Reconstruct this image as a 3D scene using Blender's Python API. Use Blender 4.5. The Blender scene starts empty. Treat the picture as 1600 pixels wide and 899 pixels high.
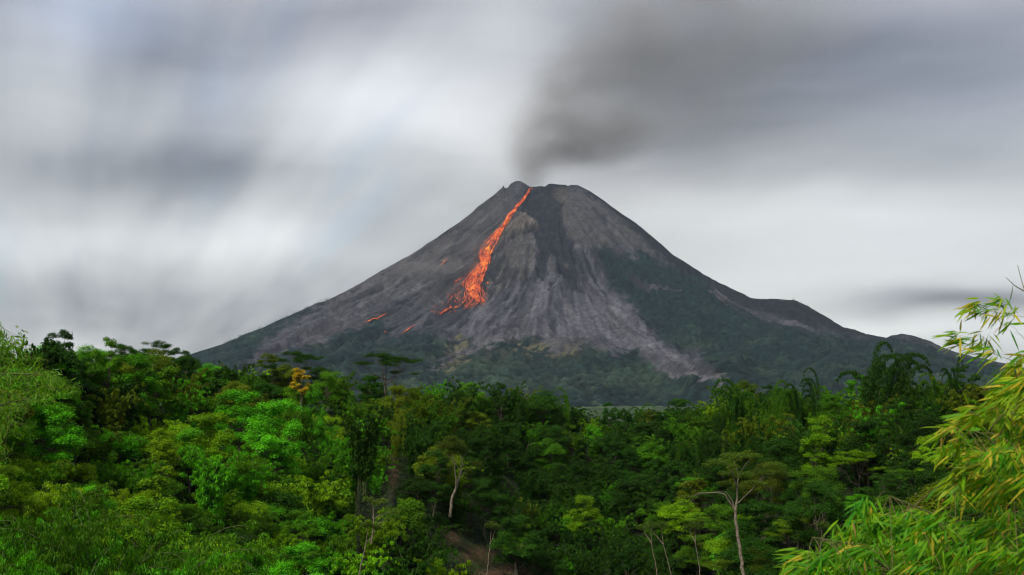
import bpy, math, random
import numpy as np
from mathutils import Vector

R = math.radians
random.seed(7)
rng = np.random.default_rng(11)
sc = bpy.context.scene
col = sc.collection

# ------------------------------------------------------------------ camera
FPX = 1716.0                      # focal length in pixels of a 1600 px wide picture
PITCH = R(5.34)
cam = bpy.data.cameras.new('camera')
cam.sensor_width = 36.0
cam.lens = 36.0 * FPX / 1600.0
cam.clip_start = 0.1
cam.clip_end = 200000
cam.dof.use_dof = True
cam.dof.focus_distance = 400.0
cam.dof.aperture_fstop = 4.5
camo = bpy.data.objects.new('camera', cam)
camo.rotation_euler = (R(90) + PITCH, 0, 0)
col.objects.link(camo)
sc.camera = camo

# ------------------------------------------------------------------ render settings
sc.view_settings.view_transform = 'Standard'
sc.view_settings.look = 'None'
sc.view_settings.exposure = 1.3
sc.view_settings.gamma = 1.0
sc.view_settings.use_curve_mapping = False
cy = sc.cycles
DENOISE = True
cy.use_denoising = DENOISE
cy.filter_width = 1.1
try:
    cy.denoising_prefilter = 'ACCURATE'
    cy.denoising_input_passes = 'RGB_ALBEDO_NORMAL'
except Exception:
    pass
cy.max_bounces = 5
cy.diffuse_bounces = 2
cy.glossy_bounces = 1
cy.transmission_bounces = 3
cy.transparent_max_bounces = 6
cy.volume_bounces = 0
cy.volume_step_rate = 1.0
cy.volume_max_steps = 64
cy.use_adaptive_sampling = True
cy.adaptive_threshold = 0.006
cy.sample_clamp_indirect = 3.0

SUN_EL, SUN_AZ = R(48), R(-145)    # azimuth from +Y towards +X: behind the camera, to the left
SUN_STRENGTH = 1.5
HAZE, TOPZ = 0.000015, 4600.0

# ------------------------------------------------------------------ node expressions
class E:
    """a tiny wrapper so node maths can be written as formulas"""
    def __init__(s, nt, v):
        s.nt, s.v = nt, v
    def op(s, kind, *o, clamp=False):
        n = s.nt.nodes.new('ShaderNodeMath')
        n.operation = kind
        n.use_clamp = clamp
        for i, a in enumerate((s,) + o):
            a = a.v if isinstance(a, E) else a
            if isinstance(a, (int, float)):
                n.inputs[i].default_value = a
            else:
                s.nt.links.new(a, n.inputs[i])
        return E(s.nt, n.outputs[0])
    def __add__(s, o): return s.op('ADD', o)
    __radd__ = __add__
    def __mul__(s, o): return s.op('MULTIPLY', o)
    __rmul__ = __mul__
    def __sub__(s, o): return s.op('SUBTRACT', o)
    def __rsub__(s, o): return (s * -1.0) + o
    def __truediv__(s, o): return s.op('DIVIDE', o)
    def exp(s): return s.op('EXPONENT')
    def sat(s): return s.op('ADD', 0.0, clamp=True)
    def smooth(s, a, b):
        n = s.nt.nodes.new('ShaderNodeMapRange')
        n.interpolation_type = 'SMOOTHSTEP'
        s.nt.links.new(s.v, n.inputs['Value'])
        n.inputs['From Min'].default_value = a
        n.inputs['From Max'].default_value = b
        return E(s.nt, n.outputs['Result'])

def xyz(nt, a, b, c):
    n = nt.nodes.new('ShaderNodeCombineXYZ')
    for i, v in enumerate((a, b, c)):
        if isinstance(v, E): nt.links.new(v.v, n.inputs[i])
        else: n.inputs[i].default_value = v
    return n.outputs[0]

def split(nt, v):
    n = nt.nodes.new('ShaderNodeSeparateXYZ')
    nt.links.new(v, n.inputs[0])
    return [E(nt, o) for o in n.outputs]

def noise(nt, vec, scale=1.0, detail=3.0, rough=0.5, dist=0.0, out='Fac'):
    n = nt.nodes.new('ShaderNodeTexNoise')
    n.inputs['Scale'].default_value = scale
    n.inputs['Detail'].default_value = detail
    n.inputs['Roughness'].default_value = rough
    n.inputs['Distortion'].default_value = dist
    if vec is not None: nt.links.new(vec, n.inputs['Vector'])
    return E(nt, n.outputs[out])

def mixc(nt, f, a, b, mode='MIX'):
    n = nt.nodes.new('ShaderNodeMix')
    n.data_type = 'RGBA'
    n.blend_type = mode
    for sock, v in ((n.inputs[0], f), (n.inputs[6], a), (n.inputs[7], b)):
        if isinstance(v, E): nt.links.new(v.v, sock)
        elif isinstance(v, (int, float)): sock.default_value = v
        elif isinstance(v, (tuple, list)): sock.default_value = (*v[:3], 1)
        else: nt.links.new(v, sock)
    return n.outputs[2]

def lin(*rgb):
    return tuple(((c / 255) / 12.92 if c <= 10 else ((c / 255 + .055) / 1.055) ** 2.4) for c in rgb)

def tag(o, label=None, cat=None, group=None, kind=None):
    if label: o['label'] = label
    if cat: o['category'] = cat
    if group: o['group'] = group
    if kind: o['kind'] = kind
    return o

# ------------------------------------------------------------------ picture measurements -> the world
def pdir(px, py):
    """world direction of a point of the 1600x899 photograph"""
    x = (np.asarray(px, float) - 800) / FPX
    y = (449.5 - np.asarray(py, float)) / FPX
    c, s = math.cos(PITCH), math.sin(PITCH)
    return x, c - y * s, s + y * c

def proj(x, y, z):
    c, s = math.cos(PITCH), math.sin(PITCH)
    d = y * c + z * s
    d = np.where(d < 0.01, 0.01, d)
    return 800 + FPX * x / d, 449.5 - FPX * (-y * s + z * c) / d

# cloud banks: photo x, y, width, height, turn, brightness
SKY_BANKS = [
    (610, 150, 230, 52, -14, 0.20), (400, 210, 160, 55, 0, 0.07), (330, 370, 170, 32, -8, 0.13), (620, 330, 180, 70, 0, 0.05),
    (120, 385, 130, 26, 0, 0.08), (60, 90, 60, 90, -20, 0.07),
    (440, 50, 210, 42, 14, -0.15), (170, 170, 240, 120, 0, -0.05), (330, 230, 60, 90, -25, -0.05), (250, 190, 35, 90, -22, 0.05), (500, 110, 40, 110, -38, -0.05), (360, 275, 200, 44, 4, -0.13), (80, 265, 130, 42, 0, -0.10), (70, 458, 190, 36, 0, -0.20), (360, 480, 260, 50, 0, -0.06),
    (200, 30, 90, 60, 0, -0.08), (150, 520, 160, 20, 0, -0.05),
    (1040, 100, 150, 110, -20, -0.11), (1180, 110, 230, 75, 4, -0.13), (1480, 90, 190, 60, -6, -0.10),
    (1500, 250, 160, 42, 0, -0.08), (1050, 235, 130, 35, 8, -0.08), (1270, 270, 150, 26, 0, -0.05),
    (1330, 330, 260, 40, 0, 0.08), (1400, 420, 320, 60, 0, 0.11), (1120, 330, 120, 40, 0, 0.04),
    (1500, 476, 110, 15, 0, -0.34), (1380, 520, 200, 16, 0, 0.12), (800, 60, 60, 110, 35, 0.12), (745, 190, 50, 60, 0, 0.05),
]

# ------------------------------------------------------------------ world: overcast Nishita sky with drawn-out clouds
w = bpy.data.worlds.new('World')
sc.world = w
w.use_nodes = True
nt = w.node_tree
nt.nodes.clear()
tc = nt.nodes.new('ShaderNodeTexCoord')
dx, dy, dz = split(nt, tc.outputs['Generated'])
az = dx.op('ARCTAN2', dy)
el = dz.op('ARCSINE')
def skyang(px, py):
    x, y, z = pdir(px, py)
    return math.atan2(x, y), math.asin(z / math.sqrt(x * x + y * y + z * z))
# soft warp so that placed banks have uneven edges
wv = xyz(nt, az, el * 1.6, 0.0)
warp = nt.nodes.new('ShaderNodeTexNoise')
warp.inputs['Scale'].default_value = 4.5
warp.inputs['Detail'].default_value = 3
nt.links.new(wv, warp.inputs['Vector'])
wr, wg, wb = split(nt, warp.outputs['Color'])
AZ = az + (wr - 0.5) * 0.09
EL = el + (wg - 0.5) * 0.06
def bank(px, py, sx, sy, rot=0.0):
    a0, e0 = skyang(px, py)
    c, s = math.cos(R(rot)), math.sin(R(rot))
    u = AZ - a0
    v = EL - e0
    p = (u * c + v * s) * (FPX / sx)
    q = (v * c - u * s) * (FPX / sy)
    return ((p * p + q * q) * -0.5).exp()
# cloud deck seen in perspective, smeared along its drift
inv = dz.op('MAXIMUM', 0.0) + 0.10
gx, gy = dx / inv, dy / inv
VA = R(-21)
al = gx * math.sin(VA) + gy * math.cos(VA)
ac = gx * math.cos(VA) - gy * math.sin(VA)
st1 = noise(nt, xyz(nt, ac * 1.3, al * 0.22, 3.1), 1.0, 4.0, 0.5, 0.3)
st2 = noise(nt, xyz(nt, ac * 4.2, al * 0.45, 9.1), 1.0, 3.0, 0.5, 0.2)
hz = noise(nt, xyz(nt, AZ * 1.0, EL * 7.0, 1.7), 2.6, 3.0, 0.5, 0.2)
left = AZ.smooth(0.06, -0.22)
L = el.smooth(R(19), R(1)) * 0.10 + 0.44
L = L + (st1 - 0.5) * (left * 0.62 + 0.16) + (st2 - 0.5) * left * 0.22
L = L + (hz - 0.5) * 0.22
for (px, py, sx, sy, rot, a) in SKY_BANKS:
    L = L + bank(px, py, sx, sy, rot) * a
L = ((L - 0.46) * 1.25 + 0.455).op('MAXIMUM', 0.12)
blue = (el.smooth(R(9), R(21)) * 0.7 + (1.0 - L * 1.9).sat() * 0.8 + (st2.smooth(0.55, 0.3) * left * 0.2)).sat()
tint = mixc(nt, blue, (0.975, 1.0, 0.985), (0.965, 0.985, 1.075))
warm = bank(960, 200, 190, 110) * 0.8
tint = mixc(nt, warm.sat(), tint, (1.03, 1.0, 0.97))
tint = mixc(nt, (bank(1480, 90, 160, 60, -10) * 0.6).sat(), tint, (0.93, 0.96, 1.16))
tint = mixc(nt, (bank(160, 20, 100, 40, 0) * 0.9 + bank(330, 140, 30, 60, -20) * 0.5).sat(), tint, (0.86, 0.97, 1.22))
cl = nt.nodes.new('ShaderNodeVectorMath'); cl.operation = 'SCALE'
nt.links.new(tint, cl.inputs[0]); nt.links.new(L.v, cl.inputs['Scale'])
bg_c = nt.nodes.new('ShaderNodeBackground'); nt.links.new(cl.outputs[0], bg_c.inputs['Color'])
bg_c.inputs['Strength'].default_value = 0.50
skyt = nt.nodes.new('ShaderNodeTexSky')
skyt.sky_type = 'NISHITA'
skyt.sun_disc = False
skyt.sun_elevation = SUN_EL
skyt.sun_rotation = SUN_AZ
bg_s = nt.nodes.new('ShaderNodeBackground'); nt.links.new(skyt.outputs[0], bg_s.inputs['Color'])
bg_s.inputs['Strength'].default_value = 0.06
mx = nt.nodes.new('ShaderNodeMixShader')
cover = (st2.smooth(0.45, 0.25) * left * 0.25 * -1.0 + 0.95).sat()
nt.links.new(cover.v, mx.inputs[0])
nt.links.new(bg_s.outputs[0], mx.inputs[1]); nt.links.new(bg_c.outputs[0], mx.inputs[2])
wo = nt.nodes.new('ShaderNodeOutputWorld')
nt.links.new(mx.outputs[0], wo.inputs['Surface'])

sun = bpy.data.lights.new('sun', 'SUN')
sun.energy = SUN_STRENGTH
sun.angle = R(10)
sun.color = (1.0, 0.965, 0.91)
suno = bpy.data.objects.new('sun', sun)
sd = Vector((math.sin(SUN_AZ) * math.cos(SUN_EL), math.cos(SUN_AZ) * math.cos(SUN_EL), math.sin(SUN_EL)))
suno.rotation_euler = sd.to_track_quat('Z', 'Y').to_euler()
col.objects.link(suno)

# ------------------------------------------------------------------ numpy noise
def _h(ix, iy, seed):
    n = (ix.astype(np.int64) * 374761393 + iy.astype(np.int64) * 668265263 + seed * 1442695041) & 0xffffffff
    n = ((n ^ (n >> 13)) * 1274126177) & 0xffffffff
    return ((n ^ (n >> 16)) & 0xffff) / 65535.0

def vn(x, y, seed=0):
    ix, iy = np.floor(x), np.floor(y)
    fx, fy = x - ix, y - iy
    fx = fx * fx * fx * (fx * (fx * 6 - 15) + 10); fy = fy * fy * fy * (fy * (fy * 6 - 15) + 10)
    a = _h(ix, iy, seed); b = _h(ix + 1, iy, seed); c = _h(ix, iy + 1, seed); d = _h(ix + 1, iy + 1, seed)
    return (a + (b - a) * fx) * (1 - fy) + (c + (d - c) * fx) * fy

def fbm(x, y, seed=0, oct=4, gain=0.5):
    s, a, t = 0, 1.0, 0
    for i in range(oct):
        s = s + a * vn(x * 2 ** i + i * 17.3, y * 2 ** i + i * 9.1, seed + i); t += a; a *= gain
    return s / t * 2 - 1

def ridge(x, y, seed=0, oct=3):
    s, a, t = 0, 1.0, 0
    for i in range(oct):
        s = s + a * (1 - np.abs(vn(x * 2 ** i + i * 7.7, y * 2 ** i + i * 3.1, seed + i) * 2 - 1)); t += a; a *= 0.5
    return s / t

def sstep(a, b, x):
    t = np.clip((x - a) / (b - a), 0, 1)
    return t * t * (3 - 2 * t)

def poly_sd(px, py, poly):
    """signed distance to a polygon, positive inside"""
    d2 = np.full(px.shape, 1e12); inside = np.zeros(px.shape, bool)
    n = len(poly)
    for i in range(n):
        ax, ay = poly[i]; bx, by = poly[(i + 1) % n]
        ex, ey = bx - ax, by - ay
        t = np.clip(((px - ax) * ex + (py - ay) * ey) / (ex * ex + ey * ey + 1e-9), 0, 1)
        d2 = np.minimum(d2, (px - ax - t * ex) ** 2 + (py - ay - t * ey) ** 2)
        cross = ((ay > py) != (by > py))
        xi = ax + (py - ay) * ex / (ey if abs(ey) > 1e-9 else 1e-9)
        inside ^= cross & (px < xi)
    d = np.sqrt(d2)
    return np.where(inside, d, -d)

def mesh_obj(name, verts, quads, mat, parent=None, attrs=None, smooth=True, tris=None):
    me = bpy.data.meshes.new(name)
    verts = np.asarray(verts, np.float32); quads = np.asarray(quads, np.int32)
    k = quads.shape[1]
    me.vertices.add(len(verts)); me.vertices.foreach_set('co', verts.ravel())
    me.loops.add(quads.size); me.loops.foreach_set('vertex_index', quads.ravel())
    me.polygons.add(len(quads)); me.polygons.foreach_set('loop_start', np.arange(len(quads), dtype=np.int32) * k)
    me.polygons.foreach_set('loop_total', np.full(len(quads), k, np.int32))
    if smooth: me.polygons.foreach_set('use_smooth', np.ones(len(quads), bool))
    me.update(calc_edges=True)
    for an, arr in (attrs or {}).items():
        arr = np.asarray(arr, np.float32)
        if arr.ndim == 1:
            a = me.attributes.new(an, 'FLOAT', 'POINT'); a.data.foreach_set('value', arr)
        else:
            a = me.attributes.new(an, 'FLOAT_COLOR', 'POINT')
            a.data.foreach_set('color', np.concatenate([arr, np.ones((len(arr), 1), np.float32)], 1).ravel())
    if mat is not None: me.materials.append(mat)
    o = bpy.data.objects.new(name, me)
    col.objects.link(o)
    if parent is not None: o.parent = parent
    return o

def grid_quads(nr, nc):
    i = np.arange(nr - 1)[:, None] * nc + np.arange(nc - 1)[None]
    i = i.ravel()
    return np.stack([i, i + 1, i + nc + 1, i + nc], 1)

def new_mat(name, rough=0.9, spec=0.2):
    m = bpy.data.materials.new(name); m.use_nodes = True
    b = m.node_tree.nodes['Principled BSDF']
    b.inputs['Roughness'].default_value = rough
    b.inputs['Specular IOR Level'].default_value = spec
    return m, m.node_tree, b

def attr(nt, name, out='Fac'):
    n = nt.nodes.new('ShaderNodeAttribute'); n.attribute_name = name
    return n.outputs[out]

def bump(nt, b, h, strength, dist):
    n = nt.nodes.new('ShaderNodeBump')
    n.inputs['Strength'].default_value = strength; n.inputs['Distance'].default_value = dist
    nt.links.new(h.v, n.inputs['Height']); nt.links.new(n.outputs[0], b.inputs['Normal'])

# ------------------------------------------------------------------ volcano
D = 8000.0
PLAIN = -62.0
SIL = np.array([(-200, 625), (0, 606), (150, 590), (240, 572), (300, 553), (340, 541), (380, 524), (420, 508), (460, 490), (490, 476), (515, 468), (560, 445), (600, 421),
    (635, 402), (660, 386), (690, 366), (720, 346), (745, 325), (770, 306), (780, 297), (784, 294), (786, 289), (788, 294), (793, 294), (798, 287), (806, 283), (813, 283), (820, 287),
    (828, 292), (834, 292), (846, 291), (852, 292), (856, 288), (862, 287), (872, 288.5), (884, 289), (887, 291), (892, 289), (903, 289.5), (912, 294), (922, 299), (940, 311), (960, 326), (985, 343),
    (1000, 354), (1025, 374), (1050, 397), (1075, 413), (1100, 429), (1130, 445), (1160, 459), (1172, 465), (1190, 467), (1215, 467), (1245, 470), (1262, 478), (1280, 489), (1300, 501),
    (1318, 512), (1335, 515), (1352, 522), (1372, 526), (1385, 528), (1392, 524), (1410, 522), (1432, 526), (1455, 534), (1472, 543), (1500, 552), (1560, 566), (1640, 584), (1800, 612)], float)
# profile by distance from the summit axis
sx_, sy_, sz_ = pdir(SIL[:, 0], SIL[:, 1])
SX, SZ = sx_ / sy_ * D, sz_ / sy_ * D
CX = float(np.interp(868, SIL[:, 0], SX))
rr = np.arange(0, 7000, 25.0)
zl = np.interp(CX - rr, SX, SZ); zr = np.interp(CX + rr, SX, SZ)
rough_r = np.interp(rr, [0, 900, 1400, 1900, 2600, 3300], [0, 0, 0, 0, 0, 0])
top = zr[2]
zl = np.where(rr < 330, np.minimum(zl, np.interp(rr, [0, 160, 330], [top, top - 20, np.interp(330, rr, zl)])), zl)
ksm = np.hanning(17); ksm /= ksm.sum()
def smo(a, lo):
    p = np.pad(a, 8, mode='edge'); s = np.convolve(p, ksm, 'valid')
    return np.where(rr > lo, s, a)
zl = smo(zl, 300); zr = smo(zr, 300)
zfoot = np.interp(rr, [0, 500, 1000, 1500, 2000, 2500, 3000, 3500, 4100, 4700, 7000], [top, top - 330, top - 640, top - 905, top - 1110, top - 1265, top - 1375, top - 1455, top - 1525, PLAIN - 12, PLAIN - 60])

def gully(theta, r, seed=0):
    wv_ = 0.35 * fbm(theta * 3 + 5, r / 700, 31, 3)
    g = ridge(theta * 7 + wv_ * 2 + 3, r / 2200, 41, 2) - 0.6
    g2 = ridge(theta * 19 + wv_ * 3, r / 1300, 47, 3) - 0.6
    g3 = ridge(theta * 55 + wv_ * 4, r / 900, 53, 2) - 0.6
    a = sstep(120, 1500, r)
    return g * 165 * a * sstep(150, 2300, r) + g2 * 88 * sstep(100, 1300, r) + g3 * 22 * sstep(60, 800, r)

def vheight(x, y):
    ddx, ddy = x - CX, D - y
    r = np.hypot(ddx, ddy); th = np.arctan2(ddx, ddy)
    s = np.sin(th)
    wr_ = np.clip(s, 0, 1) ** 2; wl_ = np.clip(-s, 0, 1) ** 2
    zL = np.interp(r, rr, zl); zR = np.interp(r, rr, zr); zF = np.interp(r, rr, zfoot)
    z = zF * (1 - wr_ - wl_) + zL * wl_ + zR * wr_
    z = z + gully(th, r)
    k = sstep(PLAIN - 20, PLAIN + 250, z)
    z = z + fbm(x / 240, y / 240, 61, 3) * 22 * sstep(100, 900, r) + fbm(x / 70, y / 70, 67, 3) * 8 + (ridge(x / 420, y / 420, 71, 3) - .55) * 50 * sstep(2200, 3600, r) * k
    return z, r, th

NA, ND = 1120, 430
uu = np.linspace(-0.80, 0.72, NA)
dd = np.concatenate([np.linspace(3300, 8100, 395), np.linspace(8140, 10500, ND - 395)])
UU, DD = np.meshgrid(uu, dd)
VX, VY = UU * DD, DD
VZ, VR, VT = vheight(VX, VY)
# fit the skyline: raise or lower each line of sight's ridge so that it meets the measured one
tgt_t = None
for it in range(4):
    PX, PY = proj(VX, VY, VZ)
    el_t = VZ / VY
    colmax = el_t.max(0)
    pxc = PX[395 // 2]
    pxs = 800 + FPX * uu / math.cos(PITCH)          # close enough: refine through the row itself
    k = el_t.argmax(0)
    pxk = PX[k, np.arange(NA)]
    ty = np.interp(pxk, SIL[:, 0], SIL[:, 1]) + fbm(pxk / 9, pxk * 0 + 2, 77, 2) * 0.9 * sstep(40, 120, np.abs(pxk - 868))
    _, b_, c_ = pdir(pxk, ty)
    want = c_ / b_
    ratio = (want * VY[k, np.arange(NA)] - PLAIN + 30) / np.maximum(VZ[k, np.arange(NA)] - PLAIN + 30, 20)
    wgt = sstep(3300, 6200, VY) if it < 3 else sstep(5000, 7200, VY)
    VZ = (VZ - PLAIN + 30) * (1 + (np.clip(ratio, 0.3, 2.5) - 1)[None] * wgt) + PLAIN - 30
PX, PY = proj(VX, VY, VZ)

# ---- land cover and the painted edge shade, drawn on the slopes where the photo has it
jx = PX + fbm(VX / 110, VY / 110, 81, 3) * 9 + fbm(VX / 30, VY / 30, 83, 2) * 4
jy = PY + fbm(VX / 110, VY / 110, 85, 3) * 8 + fbm(VX / 30, VY / 30, 87, 2) * 4
def m_(poly, soft=3.0, j=1.0):
    return sstep(-soft, soft, poly_sd(PX + (jx - PX) * j, PY + (jy - PY) * j, poly))
P_dark = [(822, 306), (832, 288), (860, 284), (884, 285), (887, 309), (879, 325), (881, 345), (883, 368), (896, 381), (901, 400), (898, 418), (903, 436), (914, 458), (898, 450), (884, 432),
    (876, 430), (868, 446), (856, 456), (864, 430), (872, 415), (868, 400), (861, 393), (858, 405), (856, 427), (845, 442), (838, 425), (836, 400), (838, 381), (831, 363), (815, 370), (795, 382), (772, 396),
    (788, 379), (812, 364), (828, 357), (840, 355), (842, 350), (833, 343), (822, 334), (808, 333), (806, 325)]
P_tanL = [(809, 334), (823, 337), (832, 343), (843, 350), (840, 356), (813, 364), (790, 376), (776, 384), (778, 366), (788, 352)]
P_tanR = [(887, 308), (905, 298), (925, 303), (945, 318), (985, 350), (1010, 372), (1050, 404), (1085, 425), (1120, 452), (1090, 440), (1040, 408), (1010, 392), (985, 384), (960, 384), (930, 392), (908, 386), (896, 379), (884, 364), (879, 336)]
P_lobe = [(830, 364), (838, 381), (837, 411), (832, 428), (806, 442), (790, 412), (776, 402), (800, 378)]
P_rock = [(762, 418), (770, 400), (788, 404), (806, 425), (812, 440), (790, 455), (768, 466), (758, 450)]
P_edge_shade = [(914, 292), (940, 306), (985, 338), (1025, 370), (1060, 400), (1110, 430), (1170, 462), (1245, 467), (1300, 498), (1390, 522), (1390, 532), (1300, 520), (1240, 500), (1190, 490), (1140, 472), (1100, 450), (1060, 424), (1010, 380), (960, 338), (920, 306)]
P_fan = [(760, 474), (790, 448), (830, 438), (868, 418), (905, 432), (950, 458), (985, 478), (1003, 500), (1022, 528), (1040, 545), (1066, 560), (1078, 575), (1090, 584), (1104, 590), (1086, 592), (1052, 586), (1012, 574), (994, 553), (960, 550), (930, 540), (905, 534),
    (870, 548), (845, 530), (800, 530), (786, 526), (740, 545), (700, 566), (664, 577), (680, 566), (700, 552), (735, 532), (700, 520), (680, 508), (720, 492)]
P_vegR = [(925, 396), (947, 386), (966, 395), (990, 412), (1000, 386), (1020, 396), (1040, 412), (1070, 424), (1095, 440), (1112, 458), (1140, 474), (1160, 488), (1190, 500), (1228, 511), (1252, 519), (1290, 520), (1310, 525), (1350, 531), (1400, 528),
    (1480, 552), (1700, 590), (1700, 700), (1120, 700), (1090, 600), (1112, 590), (1120, 575), (1098, 566), (1100, 552), (1062, 550), (1040, 540), (1022, 524), (1003, 496), (985, 474), (958, 454), (938, 440), (942, 424), (934, 410)]
P_veglow = [(-300, 640), (-300, 560), (200, 570), (300, 545), (400, 508), (480, 472), (520, 462), (500, 478), (450, 504), (420, 530), (400, 552), (440, 556), (480, 541), (525, 526), (570, 508), (592, 498), (602, 500), (606, 518), (588, 540), (625, 528), (650, 516), (668, 518), (688, 532), (720, 529), (739, 528), (735, 540), (700, 556),
    (664, 580), (700, 568), (740, 552), (786, 534), (800, 529), (832, 529), (845, 540), (870, 556), (905, 545), (920, 534), (945, 547), (994, 552), (1012, 572), (1052, 590), (1120, 596), (1150, 700), (-300, 700)]
P_dry1 = [(690, 556), (700, 538), (718, 528), (737, 530), (728, 542), (712, 552)]
P_dry2 = [(796, 546), (815, 540), (850, 536), (880, 545), (905, 540), (912, 548), (895, 556), (860, 562), (830, 560), (800, 556)]
P_dry3 = [(676, 590), (700, 575), (730, 560), (728, 570), (700, 590)]
P_tongue = [(785, 522), (770, 528), (735, 545), (705, 562), (662, 577), (640, 585), (690, 572), (735, 556), (775, 540), (792, 530)]
P_greyL = [(400, 556), (440, 530), (500, 505), (560, 490), (600, 490), (560, 508), (520, 524), (470, 542), (420, 562), (380, 570)]
P_road1 = [(1104, 450), (1118, 455), (1135, 470), (1155, 484), (1132, 472), (1116, 459)]
P_wash = [(1040, 580), (1075, 583), (1100, 590), (1130, 592), (1150, 598), (1120, 596), (1080, 592), (1050, 588)]

def C(*c): return np.array(c, np.float32)
def lay(base, m, c):
    return base * (1 - m[..., None]) + np.asarray(c, np.float32) * m[..., None]
streak = fbm(VT * 70, VR / 420, 91, 4)
streak2 = fbm(VT * 22, VR / 700, 93, 3)
patch = fbm(VX / 300, VY / 300, 95, 4)
fine = fbm(VX / 22, VY / 22, 97, 2)
base = np.zeros(VX.shape + (3,), np.float32) + C(0.078, 0.078, 0.086)
brn = sstep(860, 740, PX) * sstep(520, 420, PY)
base = lay(base, brn * 0.8, C(0.088, 0.081, 0.078))
grayfan = m_(P_fan, 7)
base = lay(base, grayfan, C(0.118, 0.114, 0.128))
sk = np.clip(0.5 + 0.9 * streak + 0.6 * streak2, 0, 1)[..., None]
streak3 = fbm(VT * 210, VR / 300, 191, 2)
sk = sk + 0.12 * streak3[..., None]
base = base * np.clip(0.5 + .95 * sk, .1, 3)
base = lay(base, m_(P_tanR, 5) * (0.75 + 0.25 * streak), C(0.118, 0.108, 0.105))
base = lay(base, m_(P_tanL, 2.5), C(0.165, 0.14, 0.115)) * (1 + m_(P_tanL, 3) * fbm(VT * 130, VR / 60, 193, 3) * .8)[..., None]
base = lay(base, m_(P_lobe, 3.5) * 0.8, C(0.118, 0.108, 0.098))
base = lay(base, m_(P_edge_shade, 3), C(0.030, 0.030, 0.034))  # shaded right skyline edge of the cone, painted dark into its colour
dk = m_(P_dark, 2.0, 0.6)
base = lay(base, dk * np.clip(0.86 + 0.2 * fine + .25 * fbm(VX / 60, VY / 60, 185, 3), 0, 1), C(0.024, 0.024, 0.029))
base = lay(base, sstep(0.1, 0.45, fbm(VT * 45, VR / 260, 99, 3)) * dk * sstep(380, 330, PY) * 0.35, C(0.085, 0.08, 0.08))
rk = m_(P_rock, 3.0)
base = lay(base, rk, C(0.055, 0.052, 0.052))
base = lay(base, rk * sstep(0.05, 0.35, fbm(VT * 50, VR / 200, 101, 3)), C(0.15, 0.14, 0.13))
base = lay(base, m_([(868, 292), (884, 293), (888, 305), (878, 311), (868, 305), (862, 298)], 2, .5), C(0.11, 0.098, 0.09))
base = lay(base, m_([(858, 404), (866, 410), (870, 424), (866, 436), (860, 430)], 2, .5) * .8, C(0.125, 0.118, 0.116))
base = lay(base, m_([(878, 402), (886, 404), (890, 414), (884, 412)], 1.5, .5) * .8, C(0.12, 0.11, 0.105))
def line_m(pts_, wd):
    d2 = np.full(PX.shape, 1e9)
    for (ax, ay), (bx, by) in zip(pts_[:-1], pts_[1:]):
        ex, ey = bx - ax, by - ay
        t_ = np.clip(((jx2 - ax) * ex + (jy2 - ay) * ey) / (ex * ex + ey * ey), 0, 1)
        d2 = np.minimum(d2, (jx2 - ax - t_ * ex) ** 2 + (jy2 - ay - t_ * ey) ** 2)
    return sstep(wd, wd * .3, np.sqrt(d2)) * sstep(-.5, .1, fbm(VX / 90, VY / 90, 171, 3))
jx2 = PX + fbm(VX / 140, VY / 140, 173, 3) * 7; jy2 = PY
for pl in ([(905, 436), (935, 470), (975, 510), (1030, 548), (1080, 574)], [(872, 436), (884, 478), (906, 512)], [(848, 445), (822, 480), (788, 506)], [(866, 424), (842, 470), (812, 514)], [(925, 440), (952, 470), (990, 508)], [(918, 430), (940, 462), (960, 500), (1010, 545)],
           [(640, 430), (600, 455), (560, 478)], [(700, 400), (650, 450), (600, 480)], [(770, 470), (740, 492), (700, 515)], [(836, 372), (836, 405), (826, 430)], [(898, 385), (930, 412), (950, 440)]):
    base = lay(base, line_m(pl, 5.0) * .6, C(0.185, 0.178, 0.185))
for pl in ([(898, 425), (925, 458), (962, 495), (1000, 530)], [(812, 462), (780, 492), (750, 520)], [(832, 452), (802, 486)], [(988, 486), (1012, 520)], [(860, 455), (858, 490), (850, 520)], [(720, 470), (690, 500), (660, 520)], [(560, 452), (520, 472), (480, 490)], [(620, 470), (580, 490), (540, 505)], [(760, 330), (730, 360), (700, 400)], [(930, 330), (950, 365), (985, 400)]):
    base = lay(base, line_m(pl, 5.0) * .7, C(0.038, 0.037, 0.043))
# plants
jx = jx + fbm(VX / 45, VY / 45, 181, 3) * 12; jy = jy + fbm(VX / 45, VY / 45, 183, 3) * 10
vr = m_(P_vegR, 8); vl = m_(P_veglow, 6)
vsp = sstep(0.0, 0.35, patch + 0.25 * fine)
veg = np.clip(vr * sstep(-0.62, -0.35, patch + 0.5 * streak2 + 0.9 * sstep(470, 560, PY)) + vl, 0, 1)
veg_sp = sstep(0.25, 0.5, fbm(VX / 60, VY / 60, 103, 3)) * sstep(500, 560, PY) * sstep(1080, 900, PX) * sstep(560, 660, PX) * grayfan * 0.5
greens = lay(np.zeros(VX.shape + (3,), np.float32) + C(0.013, 0.031, 0.026), sstep(-0.1, 0.5, fbm(VX / 190, VY / 150, 107, 4)) * sstep(430, 600, PY), C(0.036, 0.064, 0.040))
greens = lay(greens, sstep(0.22, 0.5, fbm(VX / 60, VY / 45, 109, 3)) * sstep(540, 620, PY) * 0.6, C(0.062, 0.092, 0.048))
can = vn(VX / 17, VY / 17, 113)
greens = greens * (0.45 + 1.1 * can)[..., None]
base = lay(base, np.clip(veg + veg_sp, 0, 1) * 0.97, greens)
spd = sstep(-0.15, 0.2, fbm(VX / 35, VY / 35, 115, 3))
for P in (P_dry1, P_dry2, P_dry3):
    base = lay(base, m_(P, 5) * spd, C(0.17, 0.158, 0.085))
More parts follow.
